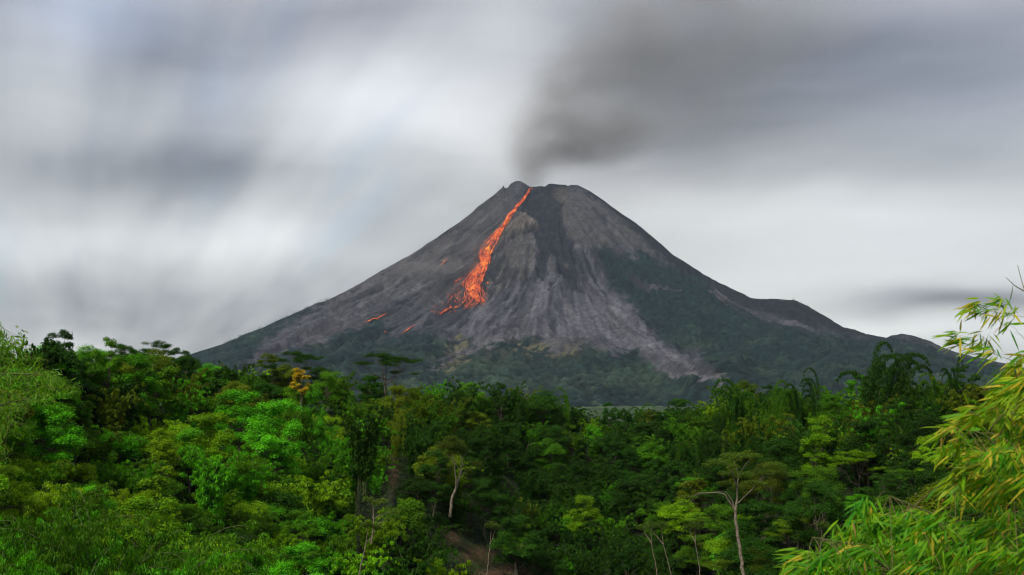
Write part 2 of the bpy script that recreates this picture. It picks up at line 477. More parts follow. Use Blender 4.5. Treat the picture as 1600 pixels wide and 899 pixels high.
base = lay(base, m_([(700, 530), (900, 520), (940, 545), (880, 570), (700, 575)], 12) * spd * 0.25, C(0.15, 0.13, 0.09))
base = lay(base, m_(P_tongue, 2.5), C(0.165, 0.158, 0.162))
base = lay(base, m_(P_greyL, 6) * 0.75, C(0.115, 0.105, 0.112))
base = lay(base, m_(P_road1, 1.5, .5) * .7, C(0.19, 0.17, 0.17))
base = lay(base, m_(P_wash, 3, .7) * .8, C(0.22, 0.20, 0.21))
veg = veg * (1 - m_(P_tongue, 2.5)) * (1 - 0.75 * m_(P_greyL, 6))
# light tracks of slides below the rim
base = lay(base, sstep(0.30, 0.6, fbm(VT * 120, VR / 500, 117, 2)) * grayfan * 0.35, C(0.20, 0.19, 0.20))
base = lay(base, sstep(0.25, 0.55, fbm(VT * 60, VR / 600, 119, 3)) * sstep(700, 500, PX) * sstep(400, 470, PY) * (1 - veg) * 0.5, C(0.16, 0.15, 0.15))
base = base * (1 + 0.34 * fine + .25 * fbm(VX / 48, VY / 48, 195, 3))[..., None]
# relief that belongs to the cover
VZ2 = VZ.copy()
VZ2 -= dk * 28 + rk * 10
VZ2 += m_(P_tanL, 4) * 22 + m_(P_lobe, 8) * 26 + m_(P_tanR, 10, .4) * 18
VZ2 += veg * (can * 17 + fbm(VX / 45, VY / 45, 121, 2) * 8)
VZ2 += (1 - veg) * (fbm(VX / 34, VY / 34, 123, 2) * 6.5 + streak * 8 * sstep(200, 900, VR))
VZ2 += rk * fbm(VX / 26, VY / 26, 127, 3) * 16 + m_(P_tanL, 4) * ridge(VT * 90, VR / 120, 129, 2) * 9
sil_keep = np.clip(np.abs(VY - D) / 500, 0, 1)
edge_px = sstep(2.0, 9.0, PY - np.interp(PX, SIL[:, 0], SIL[:, 1]))
VZ = VZ * (1 - edge_px) + VZ2 * edge_px
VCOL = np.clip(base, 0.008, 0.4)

m_volc, nt, b = new_mat('volcano_slopes', 0.95, 0.1)
geo = nt.nodes.new('ShaderNodeNewGeometry')
n1 = noise(nt, geo.outputs['Position'], 0.035, 5, 0.65)
n2 = noise(nt, geo.outputs['Position'], 0.11, 3, 0.6)
k_ = (n1 * 1.7 + n2 * 1.2 - 0.50) * 0.65
sv = nt.nodes.new('ShaderNodeVectorMath'); sv.operation = 'SCALE'
nt.links.new(attr(nt, 'cover', 'Color'), sv.inputs[0]); nt.links.new(k_.v, sv.inputs['Scale'])
nt.links.new(sv.outputs[0], b.inputs['Base Color'])
bump(nt, b, n1 + n2 * 0.5, 0.65, 26.0)
ft_ = sstep(3320, 4050, VY)
VZ = np.where(VZ > PLAIN - 15, VZ * ft_ + (PLAIN - 15) * (1 - ft_), VZ)
pts = np.stack([VX, VY, VZ], -1).reshape(-1, 3)
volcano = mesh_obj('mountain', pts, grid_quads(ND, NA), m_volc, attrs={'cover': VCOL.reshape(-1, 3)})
tag(volcano, 'steep grey volcano cone with dark ash gullies and forested lower slopes', 'volcano', kind='structure')

def vz_at(x, y):
    """height of the finished cone at world x, y"""
    u = np.clip((x / y - uu[0]) / (uu[1] - uu[0]), 0, NA - 1.001)
    v = np.interp(y, dd, np.arange(ND)); v = np.clip(v, 0, ND - 1.001)
    iu, iv = u.astype(int), v.astype(int); fu, fv = u - iu, v - iv
    return (VZ[iv, iu] * (1 - fu) + VZ[iv, iu + 1] * fu) * (1 - fv) + (VZ[iv + 1, iu] * (1 - fu) + VZ[iv + 1, iu + 1] * fu) * fv

def on_cone(px, py, up=0.0):
    """first point where the line of sight through a photo point meets the cone"""
    px = np.atleast_1d(np.asarray(px, float)); py = np.atleast_1d(np.asarray(py, float))
    x, y, z = pdir(px, py)
    t = np.arange(3400, 8600, 8.0)
    X = x[:, None] / y[:, None] * t[None]; Z = z[:, None] / y[:, None] * t[None]
    hit = vz_at(X.ravel(), np.broadcast_to(t, X.shape).ravel()).reshape(X.shape) + up >= Z
    k = np.where(hit.any(1), hit.argmax(1), (vz_at(X.ravel(), np.broadcast_to(t, X.shape).ravel()).reshape(X.shape) - Z).argmax(1))
    i = np.arange(len(px))
    X1, Y1 = X[i, k], t[k]
    return np.stack([X1, Y1, vz_at(X1, Y1)], 1)

# ------------------------------------------------------------------ lava
m_lava, nt, b = new_mat('glowing_lava', 0.8, 0.2)
heat = E(nt, attr(nt, 'heat'))
geo = nt.nodes.new('ShaderNodeNewGeometry')
hn = noise(nt, geo.outputs['Position'], 0.07, 3, 0.65)
hl = noise(nt, geo.outputs['Position'], 0.018, 2, 0.5)
ht = (heat + (hn - 0.40) * 1.7 + (hl - 0.46) * 1.1).sat()
cr = nt.nodes.new('ShaderNodeValToRGB')
nt.links.new(ht.v, cr.inputs[0])
cr.color_ramp.elements[0].position = 0.0; cr.color_ramp.elements[0].color = (0.10, 0.008, 0.003, 1)
cr.color_ramp.elements[1].position = 1.0; cr.color_ramp.elements[1].color = (0.9, 0.52, 0.07, 1)
for p_, c_ in ((0.22, (0.30, 0.035, 0.003, 1)), (0.45, (0.50, 0.105, 0.003, 1)), (0.70, (0.66, 0.27, 0.012, 1))):
    e_ = cr.color_ramp.elements.new(p_); e_.color = c_
b.inputs['Base Color'].default_value = (0.03, 0.02, 0.02, 1)
nt.links.new(cr.outputs[0], b.inputs['Emission Color'])
b.inputs['Emission Strength'].default_value = 1.0

def lava_mesh(name, strands):
    """strands: (list of photo points, list of half widths in metres, list of heats); each a low ridge of melt lying on the slope"""
    V, Q, H = [], [], []
    for pp, ws, hs in strands:
        pp = np.array(pp, float)
        n = len(pp)
        P = on_cone(pp[:, 0], pp[:, 1])
        T = np.gradient(P, axis=0); T /= np.linalg.norm(T, axis=1, keepdims=True) + 1e-6
        S = np.cross(T, (0, -0.45, 0.9)); S /= np.linalg.norm(S, axis=1, keepdims=True) + 1e-6
        N = np.cross(S, T)
        N *= np.sign(N[:, 2:3] + 1e-9)
        k0 = len(V) and sum(len(v) for v in V)
        ring = []
        for a in np.linspace(0, 2 * math.pi, 7)[:-1]:
            ring.append(P + S * (math.cos(a) * np.asarray(ws))[:, None] + N * (math.sin(a) * np.asarray(ws) * 0.6 + 3.0 + np.asarray(hs) * 9)[:, None])
        ring = np.stack(ring, 1).reshape(-1, 3)
        V.append(ring); H.append((np.asarray(hs)[:, None] - .34 * np.abs(np.cos(np.linspace(0, 2 * math.pi, 7)[:-1]))[None] ** 2 + .06).ravel())
        for i in range(n - 1):
            for j in range(6):
                Q.append((k0 + i * 6 + j, k0 + i * 6 + (j + 1) % 6, k0 + (i + 1) * 6 + (j + 1) % 6, k0 + (i + 1) * 6 + j))
    o = mesh_obj(name, np.concatenate(V), Q, m_lava, attrs={'heat': np.concatenate(H)})
    return o

env = np.array([(295, 827, 829), (303, 823, 827), (312, 816, 821), (320, 809, 815), (330, 800, 807), (340, 792, 800), (350, 786, 794), (360, 777, 787), (372, 767, 780), (382, 756, 776), (392, 748, 772), (400, 749, 767),
    (408, 748, 765), (415, 746, 764), (425, 738, 760), (432, 730, 757), (442, 718, 754), (452, 716, 753), (462, 708, 757), (470, 702, 762), (478, 695, 756), (486, 688, 738), (493, 684, 712)], float)
def env_pt(s, y):
    l = np.interp(y, env[:, 0], env[:, 1]); r = np.interp(y, env[:, 0], env[:, 2])
    return l + (r - l) * s
st = []
lr = random.Random(5)
def strand(s0, y0, y1, wpx, h0, h1, wob=1.2):
    n = max(4, int((y1 - y0) / 3))
    ys = np.linspace(y0, y1, n); ph = lr.uniform(0, 50)
    xs = env_pt(s0 + np.linspace(0, lr.uniform(-.05, .08), n), ys) + fbm(ys / 9 + ph, ys * 0 + ph, 3, 2) * wob
    t = np.linspace(0, 1, n)
    w_ = wpx * 2.35 * np.sin(np.clip(t * 0.94 + 0.03, 0, 1) * math.pi) ** 0.5
    st.append((list(zip(xs, ys)), list(w_), list(h0 + (h1 - h0) * t)))
# the bright upper thread
for k in range(10):
    y0 = 294 + k * 10 + lr.uniform(-3, 3)
    strand(lr.uniform(.5, .8), y0, min(y0 + lr.uniform(14, 30), 400), 1.1 + k * 0.08, .7, .95, .5)
for k in range(70):
    y0 = lr.uniform(296, 385)
    s = lr.random() ** 0.8
    strand(s, y0, y0 + lr.uniform(8, 30), lr.uniform(.45, 1.1), .3 + .5 * s * lr.random() + .1, .25 + .6 * s * lr.random())
# the knot and fan below
path = [(763, 390), (761, 396), (764, 400), (763, 406), (758, 414), (754, 420), (749, 427), (744, 431), (743, 437), (741, 444), (741, 452), (743, 460), (748, 467), (755, 473)]
pa = np.array(path, float); tt = np.linspace(0, 13, 40)
for off, wpx, h in ((0, 1.7, 1.0), (-2.5, 1.5, .8), (2.0, 1.2, .7), (-5, 1.3, .6), (-8, 1.2, .5), (-11, 1.0, .45)):
    xs = np.interp(tt, range(14), pa[:, 0]) + off * np.interp(tt, [0, 5, 9, 13], [.3, .8, 1, .7]) + fbm(tt + off, tt * 0, 5, 2) * 1.2
    ys = np.interp(tt, range(14), pa[:, 1])
    st.append((list(zip(xs, ys)), list(wpx * 2.35 * (0.7 + 0.5 * vn(tt * 2 + off * 3, tt * 0, 9))), list(h - .3 * vn(tt * 2, tt * 0 + off, 8))))
for k in range(55):
    y0 = lr.uniform(300, 440); s = lr.uniform(.1, .95)
    strand(s, y0, min(y0 + lr.uniform(14, 34), 478), lr.uniform(.7, 1.4) * (1 if y0 > 340 else .7), .30, .24, 1.2)
for k in range(190):
    y0 = lr.uniform(388, 474)
    s = lr.random() ** (0.75 if y0 < 460 else 1.1)
    hh = np.clip(np.exp(-((env_pt(s, y0) - np.interp(y0, pa[:, 1], pa[:, 0])) / 13.0) ** 2), 0, 1)
    ln = lr.uniform(4, 22) * (0.4 + 0.6 * hh)
    strand(s, y0, min(y0 + ln, 492), lr.uniform(.35, 1.0) * (0.7 + .5 * hh), .15 + .6 * hh * lr.random() + .12, .1 + .7 * hh * lr.random(), 2.0)
for k in range(90):
    y0 = lr.uniform(430, 492); s = lr.uniform(-.25, .55) if y0 < 470 else lr.uniform(-.2, .7)
    strand(s, y0, y0 + lr.uniform(1.5, 4), lr.uniform(.2, .45), lr.uniform(.1, .6), lr.uniform(.1, .4), .4)
for k in range(30):
    y0 = lr.uniform(350, 440); s = lr.uniform(-.35, .3)
    strand(s, y0, y0 + lr.uniform(2, 12), lr.uniform(.2, .5), .12, .05, .6)
lava = lava_mesh('lava_flow', st)
tag(lava, 'main orange lava flow pouring from the crater rim down the flank', 'lava flow')
small = [
    ([(700, 408), (696, 411), (692, 414), (688, 418)], 1.1, .5, 'short red streak of lava high on the ash slope beside the main flow'),
    ([(604, 494), (597, 497), (590, 500), (583, 502), (576, 504), (570, 506)], 1.2, .55, 'thin lava streak along the wooded knoll low on the flank'),
    ([(650, 509), (643, 513), (636, 518), (628, 524)], 1.0, .4, 'faint red lava streak just above the lower forest edge'),
    ([(706, 483), (699, 487), (692, 491), (687, 494)], 1.9, .7, 'glowing lava tongue at the lowest toe of the main flow'),
    ([(718, 480), (713, 482), (709, 485)], 1.5, .65, 'short lava tongue just above the lowest toe of the main flow'),
]
for pts_, w_, h_, lb in small:
    n = len(pts_); t = np.linspace(0, 1, n)
    o = lava_mesh('lava_rivulet', [(pts_, list(w_ * 2.35 * (0.35 + np.sin(t * math.pi) * .75)), list(h_ + .25 * np.sin(t * 7)))])
    tag(o, lb, 'lava', 'small lava streaks on the flank')
# single glowing boulders
import bmesh
def rock_mesh(seed):
    bm = bmesh.new(); bmesh.ops.create_icosphere(bm, subdivisions=2, radius=1.0)
    r2 = random.Random(seed)
    for v in bm.verts: v.co *= r2.uniform(.72, 1.2)
    me = bpy.data.meshes.new('glowing_boulder'); bm.to_mesh(me); bm.free()
    a = me.attributes.new('heat', 'FLOAT', 'POINT')
    a.data.foreach_set('value', np.full(len(me.vertices), .55 + .12 * (seed % 3), np.float32))
    me.materials.append(m_lava); return me
rocks = [rock_mesh(i) for i in range(3)]
bl = [(831, 296, 4.5, 'glowing boulder on the crater rim above the lava flow'), (829, 301, 2.2, 'small ember boulder just under the crater rim'), (827, 306, 1.8, 'tiny ember boulder beside the top of the lava flow'),
      (825, 311, 1.8, 'dim ember boulder a little below the top of the lava flow'), (742, 394, 4.5, 'lone glowing boulder out on the ash beside the narrow of the flow'), (762, 444, 6.5, 'bright boulder on dark rock beside the lower lava fan'),
      (761, 452, 4, 'smaller boulder under the bright one on dark rock'), (761, 460, 4, 'boulder on dark rock right above the main tongue tip'), (602, 520, 5, 'ember boulder in the grey gully beside the wooded knoll'),
      (675, 488, 4, 'ember boulder on ash, off the lowest toe of the lava'), (679, 479, 4, 'upper of two ember boulders off the toe of the lava'), (711, 474, 5, 'boulder between the lava fan and the lower lava tongue'),
      (703, 480, 4.5, 'boulder above the lowest lava toe'), (723, 475, 5.5, 'boulder under the middle of the lava fan'), (727, 469, 4.5, 'boulder at the lower edge of the lava fan'),
      (697, 484, 5, 'boulder touching the lowest lava toe'), (625, 461, 2.4, 'faint ember boulder alone on the upper grey slope'), (590, 500, 4, 'bright boulder on the streak along the wooded knoll'),
      (655, 504, 3, 'dim boulder at the upper end of the faint red streak'), (714, 468, 4, 'boulder just clear of the lava fan\'s outer edge'), (737, 478, 3.5, 'boulder under the main tongue of the lava fan')]
for i, (px_, py_, s_, lb) in enumerate(bl):
    p = on_cone(px_, py_)[0]
    o = bpy.data.objects.new('glowing_boulder', rocks[i % 3])
    o.location = (p[0], p[1], p[2] + s_ * .5); o.scale = (s_, s_ * .9, s_ * .8); o.rotation_euler = (i, i * 2, i * 3)
    col.objects.link(o); tag(o, lb, 'boulder', 'glowing boulders on the flank')

# ------------------------------------------------------------------ smoke plume and ash veil
def cloud_obj(name, blobs, dens, color, label, nscale, lo=0.25, hi=0.8, absorb=None, step=1.0):
    """blobs: (photo x, photo y, depth y, radius across, radius up, radius in depth, weight) - gas thinning out from each centre"""
    m = bpy.data.materials.new(name); m.use_nodes = True
    nt = m.node_tree; nt.nodes.clear()
    tc = nt.nodes.new('ShaderNodeTexCoord')
    geo = nt.nodes.new('ShaderNodeNewGeometry')
    pos = geo.outputs['Position']
    nz = nt.nodes.new('ShaderNodeTexNoise'); nz.inputs['Scale'].default_value = nscale; nz.inputs['Detail'].default_value = 3
    st_ = nt.nodes.new('ShaderNodeVectorMath'); st_.operation = 'MULTIPLY'; st_.inputs[1].default_value = (0.6, 0.6, 1.0)
    nt.links.new(pos, st_.inputs[0]); nt.links.new(st_.outputs[0], nz.inputs['Vector'])
    tot = None
    lo_, hi_ = np.full(3, 1e9), np.full(3, -1e9)
    for (px, py, dep, ra, ru, rd, wt) in blobs:
        a, b_, c_ = pdir(px, py); ctr = np.array([a / b_ * dep, dep, c_ / b_ * dep])
        rad = np.array([ra, rd, ru], float)
        lo_ = np.minimum(lo_, ctr - rad * 2.1); hi_ = np.maximum(hi_, ctr + rad * 2.1)
        s = nt.nodes.new('ShaderNodeVectorMath'); s.operation = 'SUBTRACT'; s.inputs[1].default_value = ctr
        nt.links.new(pos, s.inputs[0])
        q = nt.nodes.new('ShaderNodeVectorMath'); q.operation = 'DIVIDE'; q.inputs[1].default_value = rad
        nt.links.new(s.outputs[0], q.inputs[0])
        d = nt.nodes.new('ShaderNodeVectorMath'); d.operation = 'DOT_PRODUCT'
        nt.links.new(q.outputs[0], d.inputs[0]); nt.links.new(q.outputs[0], d.inputs[1])
        g = (E(nt, d.outputs['Value']) * -1.1).exp() * wt
        tot = g if tot is None else tot + g
    dn = ((tot - 0.035).op('MAXIMUM', 0.0)) * (E(nt, nz.outputs['Fac']).smooth(lo, hi) + 0.15) * dens
    v = nt.nodes.new('ShaderNodeVolumePrincipled')
    v.inputs['Color'].default_value = (*color, 1)
    v.inputs['Absorption Color'].default_value = (0, 0, 0, 1)
    nt.links.new(dn.v, v.inputs['Density'])
    o_ = nt.nodes.new('ShaderNodeOutputMaterial'); nt.links.new(v.outputs[0], o_.inputs['Volume'])
    m.cycles.volume_step_rate = step
    bm = bmesh.new(); bmesh.ops.create_icosphere(bm, subdivisions=4, radius=1.0)
    return m, bm, lo_, hi_, label
def hull_cloud(name, blobs, *a, **k):
    m, bm, lo_, hi_, label = cloud_obj(name, blobs, *a, **k)
    bm.free(); bm = bmesh.new()
    for (px, py, dep, ra, ru, rd, wt) in blobs:
        a_, b_, c_ = pdir(px, py)
        r = bmesh.ops.create_icosphere(bm, subdivisions=2, radius=1.0)['verts']
        for v in r: v.co = Vector((a_ / b_ * dep + v.co.x * ra * 2.0, dep + v.co.y * rd * 2.0, c_ / b_ * dep + v.co.z * ru * 2.0))
    r = bmesh.ops.convex_hull(bm, input=bm.verts)
    dead = list({g for g in r['geom_interior'] + r['geom_unused'] if isinstance(g, bmesh.types.BMVert)})
    bmesh.ops.delete(bm, geom=dead, context='VERTS')
    me = bpy.data.meshes.new(name); bm.to_mesh(me); bm.free(); me.materials.append(m)
    o = bpy.data.objects.new(name, me); col.objects.link(o)
    tag(o, label, 'smoke', kind='stuff')
    return o
if 1:
    hull_cloud('crater_smoke', [(827, 284, 8040, 95, 50, 90, .95), (829, 266, 8050, 125, 85, 130, .8), (838, 243, 8060, 180, 115, 180, .7), (848, 200, 8080, 240, 165, 240, .66), (912, 232, 8100, 270, 115, 270, 1.0), (955, 205, 8150, 350, 170, 320, .65),
                               (885, 140, 8100, 250, 210, 280, .5), (955, 105, 8150, 390, 230, 340, .40), (985, 45, 8150, 360, 250, 350, .36), (1090, 100, 8250, 580, 290, 450, .28), (1080, -20, 8200, 430, 260, 380, .30), (1220, 30, 8350, 640, 330, 450, .22), (1060, 180, 8250, 440, 170, 350, .28)],
               0.0090, (0.645, 0.628, 0.605), 'dark grey smoke plume rising from the crater and bending over the summit', 0.0046, 0.15, 0.88)
    hull_cloud('ash_veil', [(795, 300, 7880, 130, 70, 110, .7), (770, 340, 7500, 170, 90, 150, .8), (735, 390, 7150, 240, 75, 190, .7), (735, 318, 7900, 190, 80, 150, .35), (690, 420, 6900, 260, 60, 220, .5), (752, 455, 6700, 90, 70, 120, .4)],
               0.0034, (0.46, 0.42, 0.38), 'thin brown ash drifting down the flank beside the lava', 0.006, 0.3, 0.7)

# ------------------------------------------------------------------ valley ground
KPX = FPX / math.cos(PITCH)
T_PX = np.array([-400, 0, 200, 400, 600, 700, 850, 1000, 1100, 1300, 1500, 1600, 2000], float)
T_DN = np.array([50, 52, 62, 84, 112, 150, 195, 185, 150, 112, 92, 84, 80], float)
T_DF = np.array([105, 112, 165, 215, 245, 262, 295, 305, 275, 235, 200, 190, 185], float)
T_SK = np.array([490, 512, 542, 566, 588, 594, 622, 650, 618, 600, 582, 582, 585], float)
C_PX = np.array([400, 560, 600, 640, 700, 745, 790], float)
C_RW = np.array([560, 632, 690, 748, 822, 862, 915], float)
C_DN = np.array([85, 102, 108, 113, 122, 130, 138], float)
HT = 8.5
SCARS = [(614, 742, 7, 24), (638, 782, 5, 10), (707, 842, 10, 12), (745, 868, 24, 12), (800, 896, 50, 10)]

def row_z(px, row, y):
    a, b_, c_ = pdir(px, row)
    return c_ / b_ * y

def scar_mask(px, row, k=1.0):
    s = 0
    for (cx_, cy_, sx, sy) in SCARS:
        sx = sx * k; sy = sy * k
        s = np.maximum(s, np.exp(-(((px - cx_) / sx) ** 2 + ((row - cy_) / sy) ** 2) * 0.7))
    return s

def ground_z(x, y):
    y = np.maximum(y, 1.0)
    px = 800 + KPX * x / y
    dn, df, sk = (np.interp(px, T_PX, t) for t in (T_DN, T_DF, T_SK))
    t = np.clip(np.log(y / dn) / np.log(df / dn), 0, 1)
    row = 905 + (sk - 905) * t ** 0.85
    zw = row_z(px, row, y) - HT * (1 - 0.6 * scar_mask(px, row, 2.6) * sstep(640, 720, px))
    zw = np.where(y < dn, row_z(px, 905, y) - HT * np.clip(y / dn, 0.12, 1) - 1.2, zw)
    zdf = row_z(px, sk, df) - HT
    zw = np.where(y > df, np.maximum(zdf - (y - df) * 0.16 * (1 + (y - df) / 200), PLAIN), zw)
    # the spur on the near left whose crest runs down to the ravine
    cr = np.interp(px, C_PX, C_RW); dsn = np.interp(px, C_PX, C_DN)
    dsc = dsn * (1.02 + 0.45 * np.clip((905 - cr) / 300, 0, 1))
    ts = np.clip((y - dsn) / (dsc - dsn), 0, 1)
    rs = 905 + (cr - 905) * ts
    zs = row_z(px, rs, y) - HT * (1 - 0.6 * scar_mask(px, rs, 2.6))
    zs = np.where(y < dsn, row_z(px, 905, y) - HT * np.clip(y / dsn, 0.12, 1) - 1.2, zs)
    zs = np.where(y > dsc, row_z(px, cr, dsc) - HT - (y - dsc) * 0.75, zs)
    zs = np.where((px > 560) & (px < 795), zs, -1e3)
    z = np.maximum(zw, zs)
    z = z + fbm(x / 16, y / 16, 201, 3) * 1.3 * sstep(20, 60, y) * sstep(6000, 400, y)
    far = sstep(450, 900, y)
    z = z + far * (vn(x / 22, y / 22, 205) * 9 + fbm(x / 160, y / 160, 207, 3) * 6 * sstep(3600, 1500, y)) * sstep(4600, 3900, y)
    return z

gu = np.concatenate([np.linspace(-2, -0.62, 24), np.linspace(-0.6, 0.6, 420), np.linspace(0.62, 2, 24)])
gd = np.concatenate([np.geomspace(2.5, 45, 24), np.geomspace(47, 340, 240), np.geomspace(350, 5200, 260), np.geomspace(5600, 14000, 16)])
GU, GD = np.meshgrid(gu, gd)
GX, GY = GU * GD, GD
GZ = ground_z(GX, GY)
GZ = np.where(GY > 5400, PLAIN - 8, GZ)
GZ = np.where(np.abs(GU) > 0.62, np.minimum(GZ, GZ), GZ)
gpx, gpy = proj(GX, GY, GZ)
soil = np.clip(scar_mask(gpx, gpy) * 1.5 - 0.15 + 0.3 * fbm(GX / 2.5, GY / 2.5, 211, 2), 0, 1) * (GY < 240)
gc = np.zeros(GX.shape + (3,), np.float32) + C(0.022, 0.030, 0.012)
gc = lay(gc, soil, C(0.085, 0.055, 0.030) * (.5 + vn(GX / 1.1, GY / 1.1, 215))[..., None])
gc = lay(gc, sstep(450, 800, GY), C(0.032, 0.052, 0.022))
gc = lay(gc, sstep(2500, 3200, GY) * sstep(-0.1, 0.3, fbm(GX / 300, GY / 400, 213, 3)), C(0.060, 0.10, 0.04))
gc = gc * (0.65 + 0.7 * vn(GX / 22, GY / 22, 205))[..., None]
m_gr, nt, b = new_mat('valley_ground', 0.95, 0.1)
geo = nt.nodes.new('ShaderNodeNewGeometry')
n1 = noise(nt, geo.outputs['Position'], 1.1, 4, 0.65)
sv = nt.nodes.new('ShaderNodeVectorMath'); sv.operation = 'SCALE'
nt.links.new(attr(nt, 'cover', 'Color'), sv.inputs[0]); nt.links.new((n1 * 2.6 - 0.3).v, sv.inputs['Scale'])
nt.links.new(sv.outputs[0], b.inputs['Base Color'])
bump(nt, b, n1, 1.0, 0.6)
g = mesh_obj('ground', np.stack([GX, GY, GZ], -1).reshape(-1, 3), grid_quads(len(gd), len(gu)), m_gr, attrs={'cover': gc.reshape(-1, 3)})
tag(g, 'steep valley slopes with bare brown soil scars and the plain beyond', 'ground', kind='structure')
# ground behind and around the camera, so that the sheet closes
bm = bmesh.new()
vs = [bm.verts.new(p) for p in ((-14000, 2.6, -70), (14000, 2.6, -70), (14000, -6000, -70), (-14000, -6000, -70))]
bm.faces.new(vs[::-1]); me = bpy.data.meshes.new('terrain'); bm.to_mesh(me); bm.free(); me.materials.append(m_gr)
a_ = me.attributes.new('cover', 'FLOAT_COLOR', 'POINT')
for d_ in a_.data: d_.color = (0.03, 0.05, 0.02, 1)
o = bpy.data.objects.new('terrain', me); col.objects.link(o); tag(o, kind='structure')

# ------------------------------------------------------------------ plant materials
def leaf_mat(name, use_attr=False, trans=0.34, spec=0.10, rough=0.6):
    m = bpy.data.materials.new(name); m.use_nodes = True
    nt = m.node_tree; nt.nodes.clear()
    if use_attr:
        base_ = attr(nt, 'hue', 'Color')
    else:
        oi = nt.nodes.new('ShaderNodeObjectInfo')
        t = attr(nt, 'tint', 'Fac')
        te = E(nt, t)
        hue = mixc(nt, te.smooth(0.55, 1.0) * 0.55, oi.outputs['Color'], (1.08, 1.12, 0.5), 'MULTIPLY')
        s = nt.nodes.new('ShaderNodeVectorMath'); s.operation = 'SCALE'
        nt.links.new(hue, s.inputs[0]); nt.links.new((te * 1.0 + 0.5).v, s.inputs['Scale'])
        base_ = s.outputs[0]
    p = nt.nodes.new('ShaderNodeBsdfPrincipled')
    p.inputs['Roughness'].default_value = rough; p.inputs['Specular IOR Level'].default_value = spec
    nt.links.new(base_, p.inputs['Base Color'])
    tr = nt.nodes.new('ShaderNodeBsdfTranslucent')
    nt.links.new(mixc(nt, 1.0, base_, (1.5, 1.45, 0.5), 'MULTIPLY'), tr.inputs['Color'])
    mxs = nt.nodes.new('ShaderNodeMixShader'); mxs.inputs[0].default_value = trans
    nt.links.new(p.outputs[0], mxs.inputs[1]); nt.links.new(tr.outputs[0], mxs.inputs[2])
    oo = nt.nodes.new('ShaderNodeOutputMaterial'); nt.links.new(mxs.outputs[0], oo.inputs['Surface'])
    return m
M_LEAF = leaf_mat('foliage')
M_NEAR = leaf_mat('bamboo_leaf', True, 0.30, 0.12, 0.5)
def bark(name, c1, c2, sc_=3.0):
    m, nt, b = new_mat(name, 0.85, 0.2)
    geo = nt.nodes.new('ShaderNodeNewGeometry')
    n = noise(nt, geo.outputs['Position'], sc_, 4, 0.6)
    nt.links.new(mixc(nt, n.smooth(.35, .65), c1, c2), b.inputs['Base Color'])
    return m
M_BARK = bark('bark', (0.055, 0.045, 0.03), (0.13, 0.108, 0.075))
M_PALE = bark('pale_bark', (0.13, 0.105, 0.07), (0.25, 0.205, 0.14))
M_CULM = bark('bamboo_culm', (0.045, 0.07, 0.018), (0.10, 0.12, 0.035))
M_TWIG = bark('bamboo_twig', (0.10, 0.09, 0.03), (0.22, 0.17, 0.06), 12)

# ------------------------------------------------------------------ geometry pieces
class Tubes:
    def __init__(s): s.v, s.q, s.n = [], [], 0
    def add(s, pts, rad, sides=5):
        P = np.asarray(pts, float); rad = np.asarray(rad, float)
        T = np.gradient(P, axis=0); T /= np.linalg.norm(T, axis=1, keepdims=True) + 1e-9
        ref = np.array([0.31, 0.95, 0.05]) if abs(T[0, 1]) < 0.8 else np.array([1.0, 0.1, 0.1])
        A = np.cross(T, ref); A /= np.linalg.norm(A, axis=1, keepdims=True) + 1e-9
        B = np.cross(T, A)
        a = np.linspace(0, 2 * math.pi, sides + 1)[:-1]
        ring = P[:, None] + rad[:, None, None] * (A[:, None] * np.cos(a)[None, :, None] + B[:, None] * np.sin(a)[None, :, None])
        s.v.append(ring.reshape(-1, 3))
        for i in range(len(P) - 1):
            for j in range(sides):
                k = (j + 1) % sides
                s.q.append((s.n + i * sides + j, s.n + i * sides + k, s.n + (i + 1) * sides + k, s.n + (i + 1) * sides + j))
        s.n += len(P) * sides
    def build(s, name, mat, parent=None):
        return mesh_obj(name, np.concatenate(s.v), s.q, mat, parent)

class Leaves:
    """many flat leaves: centre/base point, direction, normal, length, width, tint"""
    def __init__(s): s.p, s.d, s.n, s.l, s.w, s.t = [], [], [], [], [], []
    def add(s, p, d, n, l, w, t):
        p = np.asarray(p, float); m = len(p)
        s.p.append(p); s.d.append(d); s.n.append(n)
        s.l.append(np.broadcast_to(l, m)); s.w.append(np.broadcast_to(w, m)); s.t.append(t)
    def build(s, name, mat, parent=None, lance=False, an='tint'):
        p, d, n = (np.concatenate(a) for a in (s.p, s.d, s.n))
        l, w_ = np.concatenate(s.l)[:, None], np.concatenate(s.w)[:, None]
        t = np.concatenate(s.t)
        d = d / (np.linalg.norm(d, axis=1, keepdims=True) + 1e-9)
        sd_ = np.cross(n, d); sd_ /= np.linalg.norm(sd_, axis=1, keepdims=True) + 1e-9
        nn = np.cross(d, sd_)
        if lance:
            q = [p, p + d * l * .3 + sd_ * w_ * .5, p + d * l * .3 - sd_ * w_ * .5, p + d * l * .68 + sd_ * w_ * .38 - nn * l * .03, p + d * l * .68 - sd_ * w_ * .38 - nn * l * .03, p + d * l - nn * l * .10]
            V = np.stack(q, 1).reshape(-1, 3); k = np.arange(len(p))[:, None] * 6
            F = np.concatenate([k + np.array([[0, 1, 2]]), k + np.array([[1, 3, 4]]), k + np.array([[1, 4, 2]]), k + np.array([[3, 5, 4]])])
            rep = 6
        else:
            q = [p - d * l * .5, p + sd_ * w_ * .5 + nn * w_ * .12, p + d * l * .5 - nn * l * .1, p - sd_ * w_ * .5 + nn * w_ * .12]
            V = np.stack(q, 1).reshape(-1, 3)
            F = np.arange(len(p))[:, None] * 4 + np.array([[0, 1, 2, 3]])
            rep = 4
        return mesh_obj(name, V, F, mat, parent, attrs={an: np.repeat(t, rep, axis=0)}, smooth=False)

